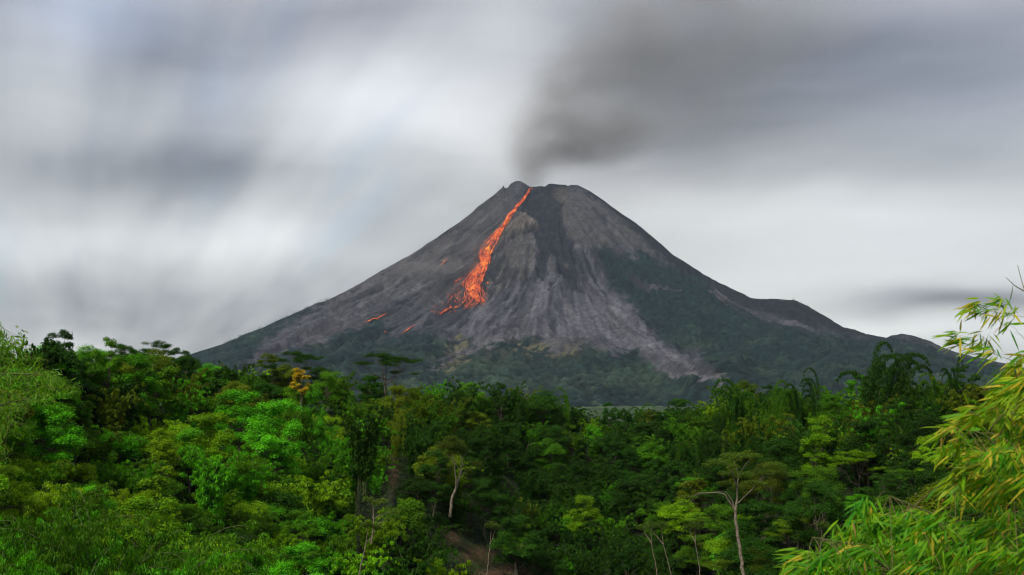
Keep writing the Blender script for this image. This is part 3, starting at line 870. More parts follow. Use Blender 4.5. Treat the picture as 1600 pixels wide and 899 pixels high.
def rdir(n, g):
    v = g.normal(size=(n, 3)); return v / np.linalg.norm(v, axis=1, keepdims=True)

def clump(L, c, r, n, g, flat=0.75, ll=0.30, lw=0.2, droop=0.0, shell=0.55):
    d = rdir(n, g); d[:, 2] = np.where(d[:, 2] < -0.25, -d[:, 2], d[:, 2])
    rad = r * (shell + (1 - shell) * g.random(n)) * (1 + 0.18 * g.normal(size=n))
    p = np.asarray(c) + d * rad[:, None] * np.array([1, 1, flat])
    nrm = d * 0.6 + rdir(n, g) * 0.55 + np.array([0, 0, 0.55])
    dr = np.cross(nrm, rdir(n, g)); dr[:, 2] -= droop
    L.add(p, dr, nrm, ll * (0.7 + 0.6 * g.random(n)), lw * (0.7 + 0.6 * g.random(n)), np.clip(0.45 + 0.22 * g.normal(size=n) + 0.1 * g.normal(), 0, 1))

def limb(a, b_, g, n=6, sag=0.12, wob=0.015):
    t = np.linspace(0, 1, n)[:, None]
    a, b_ = np.asarray(a, float), np.asarray(b_, float)
    ln = np.linalg.norm(b_ - a)
    p = a + (b_ - a) * t
    p[:, 2] -= np.sin(t[:, 0] * math.pi) * sag * ln
    p[1:-1] += g.normal(size=(n - 2, 3)) * ln * wob
    return p

def root_empty(name):
    o = bpy.data.objects.new(name, None); o.empty_display_size = 0.5; col.objects.link(o); return o

def mk_broadleaf(seed, H=11.0, Rc=3.6, vert=0.85, nc=48, gap=0.0, leaf=0.25):
    g = np.random.default_rng(seed)
    r = root_empty('broadleaf_tree'); L, T = Leaves(), Tubes()
    ch = Rc * vert * 1.5
    cz = H - ch
    trunk = limb((0, 0, -1.5), (g.normal() * .4, g.normal() * .4, cz - ch * .2), g, 7, 0)
    T.add(trunk, np.linspace(.26, .13, 7), 6)
    for k in range(nc):
        while True:
            d = rdir(1, g)[0]
            if d[2] > -0.8: break
        rr_ = Rc * (0.45 + 0.5 * g.random()) * (1 + 0.25 * math.sin(3 * math.atan2(d[1], d[0]) + seed))
        c = np.array([d[0] * rr_, d[1] * rr_, cz + d[2] * ch * (0.5 + .5 * g.random())])
        cr_ = g.uniform(.65, 1.35) * Rc / 3.6
        clump(L, c, cr_, int(330 * cr_ ** 1.3), g, 0.7, leaf, leaf * .62)
        if k % 2 == 0:
            T.add(limb(trunk[4 + k % 3], c, g), np.linspace(.10, .025, 6), 4)
    T.build('trunk', M_BARK, r); L.build('crown', M_LEAF, r)
    return r

def mk_bush(seed, H=3.6, Rc=2.6, leaf=0.17, nm='bush'):
    g = np.random.default_rng(seed)
    r = root_empty(nm); L, T = Leaves(), Tubes()
    for k in range(24):
        a, q = g.uniform(0, 2 * math.pi), math.sqrt(g.random()) * Rc * .8
        c = np.array([math.cos(a) * q, math.sin(a) * q, H * (0.45 + .4 * g.random()) * (1 - 0.45 * (q / Rc) ** 2)])
        cr_ = g.uniform(.5, 1.0)
        clump(L, c, cr_, int(430 * cr_), g, 0.85, leaf, leaf * .6)
        if k % 3 == 0: T.add(limb((0, 0, -1), c, g, 5, -.1), np.linspace(.06, .015, 5), 4)
    T.build('trunk', M_BARK, r); L.build('crown', M_LEAF, r)
    return r

def arch_pts(base, az_, L_, lean, curl, n=22):
    """a bamboo culm: rises, leans out and nods over at the tip"""
    p = [np.array(base, float)]; st_ = L_ / (n - 1)
    for i in range(1, n):
        t = i / (n - 1)
        a = lean * t + curl * max(0, t - .45) ** 2 / .3
        p.append(p[-1] + st_ * np.array([math.cos(az_) * math.sin(a), math.sin(az_) * math.sin(a), math.cos(a)]))
    return np.array(p)

def mk_bamboo(seed, H=12.0, nc=16, lean=.38, curl=1.6, dens=1.0, puff=.75, nm='bamboo_clump', leaf=.42, lw=.09):
    g = np.random.default_rng(seed)
    r = root_empty(nm); L, T = Leaves(), Tubes()
    for k in range(nc):
        az_ = k * 2.4 + g.uniform(-.4, .4)
        q = g.random() ** .5
        P = arch_pts((math.cos(az_) * .5, math.sin(az_) * .5, -1.2), az_, H * g.uniform(.72, 1.12), lean * (0.3 + q), curl * g.uniform(.5, 1.25))
        T.add(P, np.linspace(.055, .012, len(P)), 4)
        for i in range(6, len(P)):
            t = i / (len(P) - 1)
            if g.random() < .16: continue
            m = 2 if t < .8 else 1
            for _ in range(m):
                ba = g.uniform(0, 2 * math.pi); bl_ = g.uniform(.25, 1.0) * (1.15 - .75 * t) * puff * 1.5
                e = P[i] + np.array([math.cos(ba) * bl_, math.sin(ba) * bl_, .1 * g.normal() - .12 * bl_])
                n = int(30 * dens)
                c = e + rdir(n, g) * g.random((n, 1)) ** .5 * puff * (.62 - .25 * t) * np.array([1, 1, .75])
                out = c - P[i]
                d = out * .7 + rdir(n, g) * .45 + np.array([0, 0, -.65])
                L.add(c, d, rdir(n, g) + np.array([0, 0, .9]), leaf * (.7 + .6 * g.random(n)), lw * 1.5, np.clip(.42 + .24 * g.normal(size=n) + .12 * g.normal(), 0, 1))
    T.build('culms', M_CULM, r); L.build('foliage', M_LEAF, r)
    return r

def mk_arch(seed, H=14.0, nc=6, leaf=.36):
    g = np.random.default_rng(seed)
    r = root_empty('arching_bamboo'); L, T = Leaves(), Tubes()
    for k in range(nc):
        az_ = math.pi + g.uniform(-.8, .8) if k < nc * .7 else g.uniform(0, 6.28)
        n_ = 30; st_ = H * g.uniform(.85, 1.2) / (n_ - 1); lean = g.uniform(.08, .35); cu = g.uniform(2.0, 3.0); b0 = g.uniform(.5, .62)
        P = [np.array([g.normal() * .7, g.normal() * .7, -1.2])]
        for i in range(1, n_):
            t = i / (n_ - 1); a = lean * t + cu * (max(0, t - b0) / (1 - b0)) ** 1.4
            P.append(P[-1] + st_ * np.array([math.cos(az_) * math.sin(a), math.sin(az_) * math.sin(a), math.cos(a)]))
        P = np.array(P); T.add(P, np.linspace(.06, .012, n_), 4)
        for i in range(5, n_):
            t = i / (n_ - 1)
            rad = (.8 if t < .55 else .8 - .5 * (t - .55) / .45) * g.uniform(.75, 1.15)
            n = int(90 * rad)
            off = rdir(n, g) * g.random((n, 1)) ** .5 * rad * np.array([1, 1, .6])
            d = off * .8 + rdir(n, g) * .35 + np.array([0, 0, -.8])
            L.add(P[i] + off + np.array([0, 0, -.15]), d, rdir(n, g) + np.array([0, 0, .8]), leaf * (.7 + .6 * g.random(n)), .10, np.clip(.42 + .24 * g.normal(size=n), 0, 1))
    T.build('culms', M_CULM, r); L.build('foliage', M_LEAF, r)
    return r

def mk_umbrella(seed, H=13.0, spread=4.5, tiers=9, nm='umbrella_tree', mat=None, thick=.32, dens=1.0):
    g = np.random.default_rng(seed)
    r = root_empty(nm); L, T = Leaves(), Tubes()
    fork = H * g.uniform(.45, .6)
    tr_ = limb((0, 0, -1.5), (g.normal() * .4, g.normal() * .4, fork), g, 8, 0)
    T.add(tr_, np.linspace(.22, .14, 8), 6)
    for k in range(tiers):
        a = k * 2.4 + g.uniform(-.4, .4); q = spread * (.25 + .75 * g.random())
        zc = H - (q / spread) ** 1.3 * H * .22 - g.uniform(0, 1.6)
        c = np.array([math.cos(a) * q, math.sin(a) * q, zc])
        lp = limb(tr_[-1 - k % 3], c, g, 8, .10)
        T.add(lp, np.linspace(.10, .02, 8), 4)
        for _ in range(4):
            c2 = c + np.array([g.normal() * 1.1, g.normal() * 1.1, g.normal() * .16])
            T.add(limb(lp[5], c2, g, 4, -.04), np.linspace(.03, .01, 4), 3)
            pr = g.uniform(.8, 1.5); n = int(150 * pr * dens)
            p = c2 + rdir(n, g) * np.sqrt(g.random((n, 1))) * np.array([pr, pr, thick])
            L.add(p, rdir(n, g) * np.array([1, 1, .25]), rdir(n, g) * .5 + np.array([0, 0, 1]), .26 * (.7 + .6 * g.random(n)), .15, np.clip(.45 + .2 * g.normal(size=n), 0, 1))
    T.build('trunk', mat or M_BARK, r); L.build('crown', M_LEAF, r)
    return r

PROTO = {
    'broad': [mk_broadleaf(1), mk_broadleaf(2, 10.5, 4.1, .7, 52), mk_broadleaf(3, 12.5, 3.2, 1.15, 48), mk_broadleaf(4, 9.5, 3.0, .95, 36, leaf=.32), mk_broadleaf(6, 11.5, 3.8, .85, 42, leaf=.2)],
    'bush': [mk_bush(11), mk_bush(12, 4.6, 2.3), mk_bush(13, 2.8, 2.8, .14), mk_bush(14, 4.0, 2.4, .24)],
    'bamboo': [mk_bamboo(21), mk_bamboo(22, 13.5, 18, .30, 1.2), mk_bamboo(23, 10.5, 20, .55, 1.9), mk_bamboo(24, 12, 12, .3, 2.2, 1.2, .6)],
    'arch': [mk_arch(31, 15, 6), mk_arch(32, 16, 5)],
    'tall': [mk_bamboo(71, 12, 16, .38, 1.6, 2.0, .8, 'bamboo_clump', .22, .035), mk_bamboo(72, 12, 14, .34, 1.9, 2.0, .85, 'bamboo_clump', .22, .035)],
    'umbrella': [mk_umbrella(41), mk_umbrella(42, 12, 5.2, 11)],
    'feather': [mk_bamboo(51, 6.0, 26, .75, 1.6, 1.3, .62, 'young_bamboo', .2, .05), mk_bamboo(52, 7.0, 22, .6, 1.9, 1.3, .62, 'young_bamboo', .2, .05)],
}
used_proto = set()
def place(kind, i, loc, rz, s, sz, color, label=None, cat=None, group=None, trunkcol=None):
    src = PROTO[kind][i % len(PROTO[kind])]
    if src.name not in used_proto:
        used_proto.add(src.name); r = src; kids = list(src.children)
    else:
        r = src.copy(); col.objects.link(r); kids = []
        for ch in src.children:
            c = ch.copy(); col.objects.link(c); c.parent = r; kids.append(c)
    r.location = loc; r.rotation_euler = (0, 0, rz); r.scale = (s, s, sz)
    for k in kids: k.color = (*color, 1)
    if label: tag(r, label, cat, group)
    return r

# ------------------------------------------------------------------ the jungle, tree by tree
KIND = {'tall': ('tall bamboo clump', 'bamboo'), 'broad': ('broadleaf tree', 'tree'), 'bush': ('leafy bush', 'bush'), 'bamboo': ('bamboo clump', 'bamboo'), 'arch': ('arching bamboo', 'bamboo'),
        'umbrella': ('umbrella crowned tree', 'tree'), 'feather': ('feathery young bamboo', 'bamboo')}
GROUP = {'tall': 'bamboo clumps of the jungle', 'broad': 'broadleaf trees of the jungle', 'bush': 'bushes of the jungle', 'bamboo': 'bamboo clumps of the jungle', 'arch': 'arching bamboos of the treeline',
         'umbrella': 'umbrella crowned trees', 'feather': 'feathery young bamboos'}
COLS = {'dark green': (0.020, 0.064, 0.004), 'mid green': (0.056, 0.150, 0.004), 'fresh green': (0.060, 0.215, 0.005), 'yellow green': (0.125, 0.245, 0.004), 'olive green': (0.085, 0.130, 0.005)}
# windows of the photo that stay clear of anything nearer: x0, x1, y0, y1, distance
CLEAR = [(610, 620, 732, 758, 230), (722, 772, 852, 888, 230), (700, 712, 834, 848, 230), (692, 742, 705, 790, 188),
         (1072, 1215, 725, 895, 131), (575, 632, 548, 580, 330), (455, 486, 570, 608, 190), (780, 860, 868, 899, 170), (1345, 1412, 548, 580, 290)]
placed = []   # x, y, radius
tr = random.Random(21)
def gz(x, y): return float(ground_z(np.array([x]), np.array([y]))[0])
def pp(x, y, z):
    a, b_ = proj(np.array([x]), np.array([y]), np.array([z])); return float(a[0]), float(b_[0])
todo = []     # kind, variant, loc, rz, s, sz, colour name, px, row
def put(kind, i, px, y, s, sz, cname, color=None, dz=0.0, rz=None, label=None, cat=None, group=None):
    x = (px - 800) / KPX * y
    z = gz(x, y) + dz
    todo.append(dict(kind=kind, i=i, loc=(x, y, z), rz=tr.uniform(0, 6.28) if rz is None else rz, s=s, sz=sz, cname=cname, color=color, px=px, label=label, cat=cat, group=group))
    placed.append((x, y, 2.5 * s))
def put_top(kind, i, px, y, top_row, hproto, cname, w=1.0, **k):
    """a tree whose top reaches a measured height in the photograph"""
    x = (px - 800) / KPX * y
    zt = float(row_z(np.array([px]), np.array([top_row]), np.array([y]))[0])
    h = max(3.0, zt - gz(x, y)); s = h / hproto
    put(kind, i, px, y, min(s, 1.5) * w, s, cname, **k)
# named trees of the skyline
sky_list = [
    ('bamboo', 1, 52, 116, 505, 13, 'dark green', .6, 'dark bamboo clump behind the soft plume at the left edge'), ('bamboo', 0, 22, 114, 502, 12, 'dark green', .5, 'bamboo tips rising above the plume at the far left edge'),
    ('broad', 3, 92, 118, 516, 9.5, 'dark green', .7, 'dark ragged tree second from the skyline\'s left end'), ('arch', 0, 118, 130, 524, 12, 'dark green', .5, 'small arching bamboo with a hooked tip at the left skyline'),
    ('broad', 2, 165, 140, 524, 12.5, 'mid green', .62, 'upright leafy tree breaking the skyline left of centre-left gap'), ('umbrella', 1, 198, 150, 530, 12, 'dark green', .5, 'thin flat-topped tree between two taller skyline trees at left'),
    ('umbrella', 0, 248, 170, 524, 13, 'dark green', .62, 'tallest flat-topped tree on the left skyline, clear of the mountain foot'), ('broad', 1, 290, 190, 549, 10.5, 'dark green', .6, 'low dark tree where the mountain foot meets the left skyline'),
    ('umbrella', 0, 418, 220, 546, 13, 'olive green', .62, 'umbrella tree left of the pair above the yellow-flowered tree'), ('umbrella', 1, 466, 222, 543, 12, 'dark green', .75, 'umbrella tree right above the yellow-flowered tree'),
    ('umbrella', 1, 604, 240, 545, 12, 'dark green', .95, 'wide dark flat-topped tree against the grey slope'),
    ('arch', 0, 820, 275, 603, 12, 'dark green', .6, 'hooked bamboo tip below the volcano centre'), ('broad', 2, 780, 268, 596, 12.5, 'dark green', .7, 'dark rounded skyline tree below the lava flow'),
    ('broad', 1, 850, 280, 607, 10.5, 'dark green', .9, 'broad dark dome at the dip of the skyline'), ('arch', 1, 888, 285, 612, 12.5, 'mid green', .6, 'slim hooked bamboo right of the broad dark dome'),
    ('broad', 3, 975, 290, 632, 9.5, 'dark green', .6, 'lone dark tree before the pale plain'),
    ('arch', 0, 1160, 235, 580, 12, 'dark green', .8, 'tall hooked bamboo rising at the start of the right treeline'), ('bamboo', 1, 1150, 238, 592, 13, 'mid green', .8, 'bamboo clump beside the tall hooked one at the right treeline'),
    ('arch', 1, 1210, 228, 602, 12.5, 'mid green', .7, 'nodding bamboo in the middle of the right treeline gap'), ('arch', 0, 1250, 225, 590, 12, 'dark green', .6, 'slender hooked bamboo with a dangling tip, right treeline'),
    ('arch', 1, 1278, 222, 583, 12.5, 'dark green', .5, 'upright dark bamboo spear beside the dangling one'),
    ('arch', 0, 1350, 205, 541, 12, 'dark green', .95, 'largest curling bamboo of the cluster before the right foothill', 3.6), ('arch', 1, 1372, 208, 543, 12.5, 'dark green', .9, 'second curling bamboo in the cluster before the right foothill', 3.3),
    ('arch', 0, 1402, 206, 542, 12, 'dark green', .85, 'upright curling bamboo at the right of the foothill cluster', 3.4), ('bamboo', 3, 1440, 205, 566, 12, 'dark green', .7, 'dark bamboo right of the curling cluster'),
    ('arch', 1, 1494, 190, 568, 12.5, 'dark green', .5, 'small hooked bamboo just left of the near yellow bamboo'),
]
for q, (a_1, a_2, a_3, a_4) in enumerate(((70, 62, 705, 'a'), (120, 58, 735, 'b'), (165, 64, 690, 'c'), (215, 60, 730, 'd'), (255, 66, 722, 'e'), (20, 60, 760, 'f'))):
    put_top('tall', q, a_1, a_2, a_3, 12, 'fresh green' if q % 2 else 'mid green', 1.0)
for it_ in sky_list:
    k_, i_, px_, y_, top_, hp_, cn_, w_, lb_ = it_[:9]
    put_top(k_, i_, px_, y_, top_, hp_, cn_, w_, label=lb_, rz=(it_[9] if len(it_) > 9 else None))
PROTO['yellow'] = [mk_broadleaf(61, 9, 1.9, 1.3, 34, leaf=.26)]
put_top('broad', 1, 454, 180, 614, 10.5, 'mid green', .45); put_top('broad', 0, 492, 179, 610, 11, 'fresh green', .42); put_top('bush', 1, 471, 178, 615, 4.6, 'mid green', .6)
put_top('yellow', 0, 470, 186, 576, 9.0, 'yellow', 1.0, color=(0.50, 0.34, 0.015), label='small tree covered in golden yellow blossom on the left treeline', cat='tree', group=None)
todo[-1]['sz'] = min(todo[-1]['sz'], 1.2)
_l = todo[-1]['loc']; _zt = float(row_z(np.array([470.]), np.array([571.]), np.array([186.]))[0]); todo[-1]['loc'] = (_l[0], _l[1], _zt - 9 * todo[-1]['sz'])
todo[-1]['s'] = .9; todo[-1]['sz'] = .85; todo[-1]['loc'] = (_l[0], _l[1], _zt - 7.6)

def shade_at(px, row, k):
    """picks a green: ravine shade and the lit left slope put into leaf colour"""
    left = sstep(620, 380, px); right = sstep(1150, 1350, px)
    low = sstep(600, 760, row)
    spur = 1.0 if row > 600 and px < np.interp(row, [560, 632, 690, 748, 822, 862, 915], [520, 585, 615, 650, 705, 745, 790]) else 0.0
    rav_shade = max(sstep(600, 690, px) * sstep(1130, 980, px) * sstep(615, 680, row), .6 * sstep(1100, 1250, px) * sstep(620, 680, row))
    pool = {'dark green': .30 - .26 * spur + 1.7 * rav_shade, 'mid green': .3, 'fresh green': .14 + .30 * spur, 'yellow green': .05 + .34 * spur + .12 * right, 'olive green': .14 * (1 - spur) + .1 * right}
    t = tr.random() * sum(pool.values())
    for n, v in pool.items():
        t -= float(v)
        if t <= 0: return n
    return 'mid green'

tries = 0
cand = []
for q in range(74):
    px_ = q * 22 - 20 + tr.uniform(-8, 8)
    put('bush' if q % 3 else 'broad', q, px_, float(np.interp(px_, T_PX, T_DF)) * tr.uniform(.97, 1.05), tr.uniform(1.1, 1.4) if q % 3 else .75, tr.uniform(1.2, 1.7) if q % 3 else .7, 'dark green' if q % 2 else 'mid green')
while tries < 60000 and len(cand) < 760:
    tries += 1
    px = tr.uniform(-50, 1650)
    dn = float(np.interp(px, T_PX, T_DN)); df = float(np.interp(px, T_PX, T_DF))
    dmin = dn * 0.93 if not 560 < px < 790 else float(np.interp(px, C_PX, C_DN)) * .97
    y = math.sqrt(tr.uniform(dmin ** 2, (df * 1.04) ** 2))
    x = (px - 800) / KPX * y
    near = 1 - sstep(70, 190, y)
    z = gz(x, y)
    _, rowc = pp(x, y, z + HT)
    n_ = float(vn(np.array([px / 90.]), np.array([rowc / 60.]), 301)[0])
    if px < 600 and rowc > 600: kind = tr.choice(['feather', 'bush', 'feather', 'bamboo', 'feather'] if n_ > .4 else ['bush', 'broad', 'bush', 'feather'])
    elif px < 600: kind = tr.choice(['broad', 'broad', 'bamboo', 'broad', 'bush'] if n_ < .6 else ['bamboo', 'broad'])
    elif px < 1050: kind = tr.choice(['bamboo', 'bamboo', 'broad', 'bamboo', 'arch' if rowc < 660 else 'bamboo'] if n_ > .42 or rowc < 680 else ['broad', 'broad', 'bush', 'bamboo'])
    else: kind = tr.choice(['bamboo', 'bamboo', 'broad', 'bamboo', 'arch'] if rowc < 700 else ['broad', 'bush', 'umbrella', 'bush', 'feather', 'broad', 'bush'])
    s = tr.uniform(.72, 1.12)
    if kind in ('bush', 'feather'): s *= 1.3
    if kind == 'umbrella': s *= .72
    if px < 560 and y < 130: s *= .78
    rad = {'broad': 3.5, 'bush': 2.5, 'bamboo': 3.3, 'arch': 4.6, 'umbrella': 4.0, 'feather': 2.9}[kind] * s
    if any((x - a) ** 2 + (y - b_) ** 2 < (0.60 * (rad + c_) * (1.22 if y > 170 else 1)) ** 2 for a, b_, c_ in placed): continue
    hh = {'broad': 11, 'bush': 3.8, 'bamboo': 12, 'arch': 11, 'umbrella': 13, 'feather': 6}[kind] * s
    dz = 0.0
    if kind in ('bush', 'feather'):
        dz = 0.0
    if kind == 'umbrella': dz = -1.0
    zt = z + dz + hh
    _, r0 = pp(x, y, zt); _, r1 = pp(x, y, z)
    rpx = rad * KPX / y
    bad = False
    for (a0, a1, b0, b1, dm) in CLEAR:
        if y < dm and px + rpx > a0 and px - rpx < a1 and r0 < b1 and r1 > b0: bad = True
    if bad: continue
    sk = float(np.interp(px, T_PX, T_SK))
    if r0 < sk - 22:                       # keep the skyline at the measured height
        f = (row_z(np.array([px]), np.array([sk - tr.uniform(-8, 16)]), np.array([y]))[0] - z) / hh
        if f < .55: continue
        s *= float(f)
    placed.append((x, y, rad)); cand.append(1)
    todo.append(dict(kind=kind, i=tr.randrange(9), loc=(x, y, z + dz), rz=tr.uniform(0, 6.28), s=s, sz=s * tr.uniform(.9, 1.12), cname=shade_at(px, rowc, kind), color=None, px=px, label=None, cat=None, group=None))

def zone(px, row):
    b_ = [(160, 'at the far left edge'), (320, 'below the mountain\'s left foot'), (450, 'left of the golden tree'), (560, 'below the golden tree'), (680, 'above the soil scars'), (800, 'behind the bare pale tree'),
          (930, 'in the dark ravine below the summit'), (1050, 'before the pale plain'), (1200, 'around the forked pale tree'), (1330, 'below the right foothills'), (1470, 'under the curling bamboos'), (9999, 'behind the near bamboo')]
    z_ = next(t for m, t in b_ if px < m)
    return z_
bands = [(600, 'top row'), (660, 'upper slope'), (730, 'middle slope'), (810, 'lower slope'), (9999, 'bottom row')]
ORD = ['first', 'second', 'third', 'fourth', 'fifth', 'sixth', 'seventh', 'eighth', 'ninth', 'tenth', 'eleventh', 'twelfth', 'thirteenth', 'fourteenth', 'fifteenth', 'sixteenth']
buckets = {}
for t_ in todo:
    x, y, z = t_['loc']
    _, rr0 = pp(x, y, z + {'broad': 9, 'bush': 3, 'bamboo': 10, 'tall': 10, 'arch': 10, 'umbrella': 12, 'feather': 5, 'yellow': 8}[t_['kind']] * t_['s'])
    t_['row'] = rr0
    if t_['label'] is None:
        bd = next(n for m, n in bands if rr0 < m)
        buckets.setdefault((t_['kind'], t_['cname'], zone(t_['px'], rr0), bd), []).append(t_)
for (k_, cn_, zn_, bd_), L_ in buckets.items():
    L_.sort(key=lambda a: a['px'])
    for i, t_ in enumerate(L_):
        o_ = '' if len(L_) == 1 else ', ' + ORD[min(i, 15)] + ' from left'
        t_['label'] = f'{cn_} {KIND[k_][0]} {zn_}, {bd_}{o_}'
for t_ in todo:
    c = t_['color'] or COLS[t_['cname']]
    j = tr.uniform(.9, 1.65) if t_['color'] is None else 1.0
    if t_['cname'] in ('fresh green', 'yellow green') and t_['px'] < 620: j *= 1.2  # lit look of the left slope, put into its leaf colour
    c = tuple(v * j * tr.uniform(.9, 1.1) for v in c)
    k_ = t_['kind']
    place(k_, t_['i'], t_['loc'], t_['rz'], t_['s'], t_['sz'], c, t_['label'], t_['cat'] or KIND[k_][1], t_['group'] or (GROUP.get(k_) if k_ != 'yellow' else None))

# ------------------------------------------------------------------ single pale trees, built limb by limb
def limbed(name, label, y, trunks, tufts, color, mat, leafn=150, seed=3, lsz=.2):
    """trunks: (photo points, radii in m, depth offsets); tufts: (photo x, y, half width px, half height px, depth offset)"""
    g = np.random.default_rng(seed)
    def P3(px, row, off=0):
        a, b_, c_ = pdir(px, row); return np.array([a / b_ * (y + off), y + off, c_ / b_ * (y + off)])
    root = root_empty(name); base_ = P3(*trunks[0][0][0]); root.location = base_
    T = Tubes(); L = Leaves()
    for pts_, rad_, offs in trunks:
        n = len(pts_); P = np.array([P3(p[0], p[1], offs[0] + (offs[1] - offs[0]) * i / (n - 1)) - base_ for i, p in enumerate(pts_)])
        tt_ = np.linspace(0, n - 1, n * 4)
        P = np.stack([np.interp(tt_, range(n), P[:, k]) for k in range(3)], 1)
        P[1:-1] += g.normal(size=(len(P) - 2, 3)) * .03
        T.add(P, np.interp(tt_ / (n - 1), [0, 1], rad_), 6)
    for (px_, row_, wx, wy, off) in tufts:
        c = P3(px_, row_, off) - base_; mpp = y / KPX
        n = int(leafn * wx * wy / 32)
        p = c + rdir(n, g) * np.sqrt(g.random((n, 1))) * np.array([wx * mpp, wx * mpp * .9, wy * mpp])
        L.add(p, rdir(n, g) * np.array([1, 1, .3]), rdir(n, g) * .6 + np.array([0, 0, 1]), lsz * (.7 + .6 * g.random(n)), lsz * .55, np.clip(.45 + .2 * g.normal(size=n), 0, 1))
    T.build('trunk', mat, root)
    c = L.build('crown', M_LEAF, root); c.color = (*color, 1)
    tag(root, label, 'tree')
limbed('forked_tree', 'slender pale tree forking into flat yellow green tiers above the right slope', 132,
       [([(1162, 905), (1158, 872), (1153, 840), (1149, 800)], (.24, .17), (0, 0)), ([(1149, 800), (1141, 786), (1132, 772), (1118, 770), (1096, 770), (1074, 778)], (.12, .03), (0, -2)),
        ([(1149, 798), (1144, 782), (1134, 768), (1124, 768), (1100, 772)], (.09, .02), (0, 1)), ([(1149, 800), (1151, 780), (1152, 762), (1154, 745), (1160, 733)], (.13, .05), (0, 1)),
        ([(1152, 762), (1146, 745), (1143, 732), (1130, 722)], (.08, .03), (0, -2)), ([(1160, 733), (1168, 722), (1176, 714)], (.05, .02), (1, 2)), ([(1154, 745), (1150, 730), (1148, 718)], (.05, .02), (0, 0)),
        ([(1150, 788), (1164, 776), (1178, 762), (1188, 748), (1196, 742)], (.09, .03), (0, 3)), ([(1178, 762), (1196, 745), (1212, 736)], (.04, .015), (2, 4)), ([(1096, 770), (1082, 782), (1070, 790)], (.03, .015), (-1.5, -2))],
       [(1125, 722, 22, 6, -2), (1148, 712, 26, 6, 0), (1178, 713, 16, 5, 2), (1140, 740, 20, 5, 2), (1162, 742, 18, 6, -2), (1135, 756, 17, 5, 1), (1190, 738, 24, 6, 3), (1210, 728, 20, 7, 4), (1180, 755, 18, 5, 0), (1076, 777, 16, 4, -2), (1068, 787, 9, 3, -2), (1150, 765, 16, 5, 3), (1220, 742, 18, 7, 5), (1110, 727, 14, 4, -2)],
       (0.085, 0.150, 0.014), M_PALE, 210)
limbed('bare_tree', 'crooked pale trunked tree with thin olive crown on the dark ravine wall', 186,
       [([(703, 808), (705, 790), (706, 778), (711, 768), (716, 752), (720, 738)], (.28, .16), (0, 0)), ([(712, 765), (713, 750), (711, 735), (710, 722), (707, 710)], (.16, .06), (0, -2)), ([(720, 738), (722, 726), (721, 712)], (.14, .05), (0, 1)),
        ([(718, 745), (728, 738), (738, 732), (745, 727)], (.09, .03), (0, 2)), ([(720, 738), (714, 728), (712, 722)], (.08, .03), (0, 1)), ([(711, 725), (703, 716), (696, 708)], (.07, .02), (-2, -3)), ([(721, 716), (730, 708), (736, 704)], (.06, .02), (1, 2))],
       [(695, 696, 16, 8, -2), (712, 694, 17, 9, 0), (722, 704, 12, 7, 1), (742, 724, 12, 5, 2), (706, 708, 12, 6, -1), (750, 730, 8, 4, 2), (732, 736, 8, 5, 1), (704, 686, 12, 6, 0)], (0.070, 0.105, 0.010), M_PALE, 220, 5, .26)
limbed('dead_tree', 'thin white dead trunk standing in the dark bamboo', 262, [([(818, 722), (820, 712), (823, 704), (826, 694), (826, 688)], (.14, .05), (0, 0)), ([(823, 704), (828, 697), (832, 692)], (.07, .03), (0, 1))], [(833, 690, 8, 4, 1)], (0.04, 0.07, 0.015), M_PALE, 100, 6, .3)
limbed('branching_tree', 'small pale branching tree half buried in the leaves of the near left slope', 100,
       [([(580, 850), (583, 830), (584, 812), (583, 796)], (.09, .05), (0, 0)), ([(584, 812), (592, 806), (602, 802), (612, 801)], (.05, .02), (0, 1)), ([(583, 796), (578, 788), (573, 782)], (.04, .015), (0, -1)), ([(583, 796), (590, 790), (595, 784)], (.04, .015), (0, 1)), ([(583, 825), (595, 817), (604, 812)], (.05, .02), (0, -1))],
       [(575, 780, 10, 5, 0), (598, 783, 11, 5, 1), (616, 799, 12, 5, 1), (607, 811, 10, 4, -1), (586, 786, 9, 5, 0)], (0.10, 0.17, 0.015), M_PALE, 130, 7, .16)
for px_, lb_, yy_, seed_ in ((1050, 'leaning pale sapling at the bottom, left of the forked tree', 138, 1), (1028, 'leftmost of the thin pale saplings near the bottom of the ravine', 142, 2), (1095, 'thin pale sapling just left of the forked trunk', 136, 3), (560, 'leaning pale trunk at the bottom of the near left slope', 98, 4), (1275, 'bent thin tree behind the lower lobe of the near bamboo', 120, 5), (760, 'thin dead stem on the lower soil scar', 140, 6)):
    ln = {1: -14, 2: -10, 3: -8, 4: 12, 5: 8, 6: 6}[seed_]
    limbed('sapling', lb_, yy_, [([(px_, 905), (px_ + ln * .4, 880), (px_ + ln, 850), (px_ + ln * 1.2, 825)], (.07, .025), (0, 0)), ([(px_ + ln, 850), (px_ + ln * 1.9, 835), (px_ + ln * 2.4, 826)], (.05, .02), (0, 1))],
           [(px_ + ln * 1.2, 820, 12, 6, 0), (px_ + ln * 2.5, 824, 11, 5, 1)], (0.07, 0.12, 0.014), M_PALE, 150, seed_ + 20)

